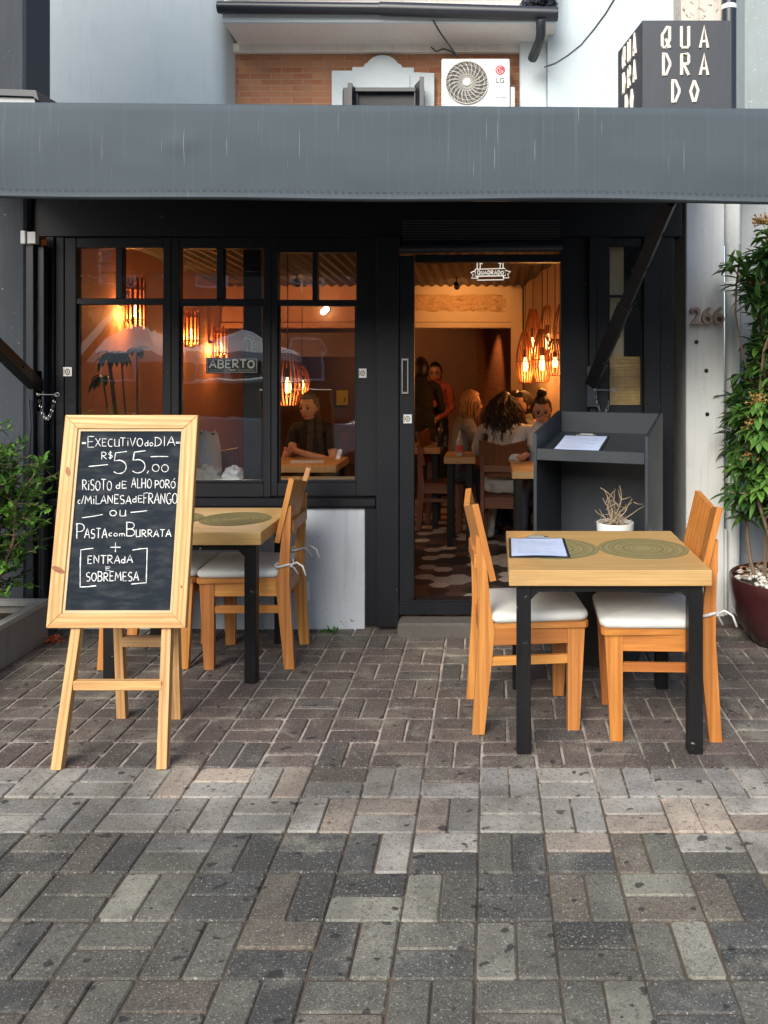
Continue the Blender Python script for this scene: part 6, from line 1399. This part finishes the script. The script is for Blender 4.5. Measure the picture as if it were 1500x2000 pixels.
mb = MB(); mb.box(-.085,.085,0,.01,-.11,.11,c=.002); pz = mb.build('sheet', plain('yellow_sheet', (0.75,0.62,0.03), .7), PO); mb = MB(); mb.tube([(.03,-.003,.0),(.05,-.003,-.03),(.03,-.003,-.06)], .008, 5); mb.build('print', grey_print, pz)

# ================================================================ ACROSS THE STREET (seen only in the panes)
def parasol(x, y, label):
    t = thing('parasol', label, 'parasol', (x, y, -.15), random.uniform(0,1), 'white parasols across the street'); mb = MB(); n = 8; rim = [Vector((1.35*math.cos(2*math.pi*k/n), 1.35*math.sin(2*math.pi*k/n), 1.85)) for k in range(n)]; ap = Vector((0,0,2.45)); vs = [ap]; fs = []
    for k in range(n): vs += [ap.lerp(rim[k], .5)+Vector((0,0,-.03)), rim[k], rim[k]+Vector((0,0,-.16)), (rim[k]+rim[(k+1)%n])/2*1.0+Vector((0,0,.03))]
    for k in range(n): a, b = 1+4*k, 1+4*((k+1) % n); fs += [(0,a,b),(a,a+1,a+3),(a,a+3,b),(b,a+3,b+1),(a+1,a+2,a+3),(a+3,a+2,b+2),(a+3,b+2,b+1)]
    mb.add(vs, fs); mb.build('canopy', plain('parasol_canvas', (0.72,0.71,0.68), .8), t)
    mb = MB(); mb.tube([(0,0,0.1),(0,0,2.5)], .024, 10); mb.build('pole', pine, t); mb = MB(); mb.lathe([(0,0),(.26,0),(.26,.07),(.04,.1),(0,.1)], 24); mb.build('base', concrete, t)
parasol(-7.2, -6.9, 'white parasol with straight rim reflected in the leftmost window'); parasol(-5.6, -8.6, 'white parasol reflected smaller in the middle window')
CR = thing('parked_car', 'silver white parked car reflected low in the third window', 'car', (-2.95, -1.35, -.15)); car_p = plain('car_paint', (0.62,0.64,0.66), .18, .2, .03)
sec = [(-2.1,.45),(-2.05,.85),(-1.7,.98),(-1.0,1.02),(.55,.98),(1.3,.90),(1.95,.74),(2.1,.5),(2.05,.25),(-2.05,.25)]
mb = MB(); ribs = []
for yy, k in ((-.84,.93),(-.80,1.0),(.80,1.0),(.84,.93)): ribs.append([Vector((x*(.985+.015*k), yy, .25+(z-.25)*k)) for x, z in sec])
vs = [p for r in ribs for p in r]; nn = len(sec); fs = [tuple(range(nn)), tuple(3*nn+k for k in range(nn))[::-1]]+[(r*nn+k, r*nn+(k+1)%nn, (r+1)*nn+(k+1)%nn, (r+1)*nn+k) for r in range(3) for k in range(nn)]
mb.add(vs, fs); cb_ = mb.build('body', car_p, CR); bv = cb_.modifiers.new('edge','BEVEL'); bv.width = .05; bv.segments = 3; bv.limit_method = 'ANGLE'
mb = MB(); cs = [(-1.55,.99),(-1.0,1.42),(.0,1.46),(.35,1.40),(1.1,.95)]
vs = [Vector((x, sy*(.76-.22*max(0,(z-.98))), z)) for sy in (-1,1) for x, z in cs]; fs = [(0,1,2,3,4),(9,8,7,6,5)]+[(k+1,k,5+k,6+k) for k in range(4)]
mb.add(vs, fs, orient=True); mb.build('cabin_glass', plain('car_glass', (0.02,0.025,0.03), .06), CR)
mb = MB(); mb.prism([(-1.05,1.405),(-.95,1.455),(.02,1.485),(.38,1.43),(.36,1.40),(0,1.45),(-.95,1.42)], -.66, .66); mb.build('roof', car_p, CR)
for sx in (-1.28, 1.32):
    for sy in (-1, 1):
        MM = Matrix.Translation((sx, sy*.79, .315)) @ Matrix.Rotation(R(90),4,'X'); mb = MB(); mb.lathe([(.20,-.10),(.30,-.10),(.315,-.07),(.315,.07),(.30,.10),(.20,.10)], 32, M=MM); wh = mb.build('wheel', plain('tyre', (0.015,0.015,0.016), .8), CR, True, 40)
        mb = MB(); mb.lathe([(0,-.09),(.05,-.095),(.06,-.08),(.19,-.085),(.2,-.10),(.2,.10),(.19,.085),(.06,.08),(.05,.095),(0,.09)], 10, M=MM); mb.build('rim', steel, wh)
for sy in (-1, 1): mb = MB(); mb.blob((1.98, sy*.60, .68), (.10,.17,.075), 8); mb.build('headlight', plain('lamp_glass', (0.6,0.62,0.65), .1), CR, True)
SB = thing('street_house', 'long dark two-storey house added across the street to darken the pane reflections', 'house', (-6, -17, -.15))  # unseen house, added dark so the panes mirror less bright sky
mb = MB(); mb.box(-14, 14, -6, 0, 0, 6.5, c=.02); mb.build('wall', painted('ochre_render', (0.13,0.105,0.085), (0.1,0.1,0.1), 0, .9), SB)
for i in range(9):
    for z in (1.0, 4.1):
        mb = MB(); x = -12.4+3.1*i; mb.box(x-.55, x+.55, 0, .05, z, z+1.4); f_ = mb.build('window', white_plastic, SB); mb = MB(); mb.box(x-.48, x+.48, .051, .06, z+.07, z+1.33); mb.build('pane', MATS.get('tower_glass') or plain('tower_glass', (0.10,0.13,0.17), 0.15), f_)
mb = MB(); mb.prism([(-6.4,6.5),(.5,6.5),(-2.9,8.2)], -14.3, 14.3, plane='yz'); mb.build('roof', roof_tile, SB)
def tree(x, y, h, label, seed):
    t = thing('street_tree', label, 'tree', (x, y, -.15), 0, 'trees across the street'); rnd = random.Random(seed); mt, ml = MB(), MB()
    mt.tube([(0,0,0),(.05,0,h*.25),(-.03,.05,h*.5),(0,0,h*.75)], [.16,.13,.10,.05], 10)
    for k in range(26):
        z = h*rnd.uniform(.38,.75); a = rnd.uniform(0,6.28); L_ = rnd.uniform(.8,2.0); e_ = Vector((math.cos(a)*L_, math.sin(a)*L_, z+rnd.uniform(.1,1.1))); mt.tube([(0,0,z), Vector((0,0,z)).lerp(e_,.5)+Vector((0,0,.12)), e_], [.05,.03,.012], 6)
        for q in range(75): p = e_+Vector((rnd.gauss(0,.42), rnd.gauss(0,.42), rnd.gauss(0,.30))); leaf_cloud(ml, p, (rnd.uniform(-1,1), rnd.uniform(-1,1), rnd.uniform(-.6,.6)), rnd.uniform(.12,.22), rnd.uniform(.06,.10), .2, .4, rnd.random(), 2)
    mt.build('trunk', bark, t, True, 60); ml.build('crown', leaf_tree, t)
tree(-9.6, -8.2, 5.6, 'leafy street tree reflected in the upper left panes', 3); tree(-1.5, -10.5, 6.5, 'broad street tree opposite the doorway across the road', 8); tree(4.5, -9.0, 6.0, 'street tree across the road reflected in the side window', 13)
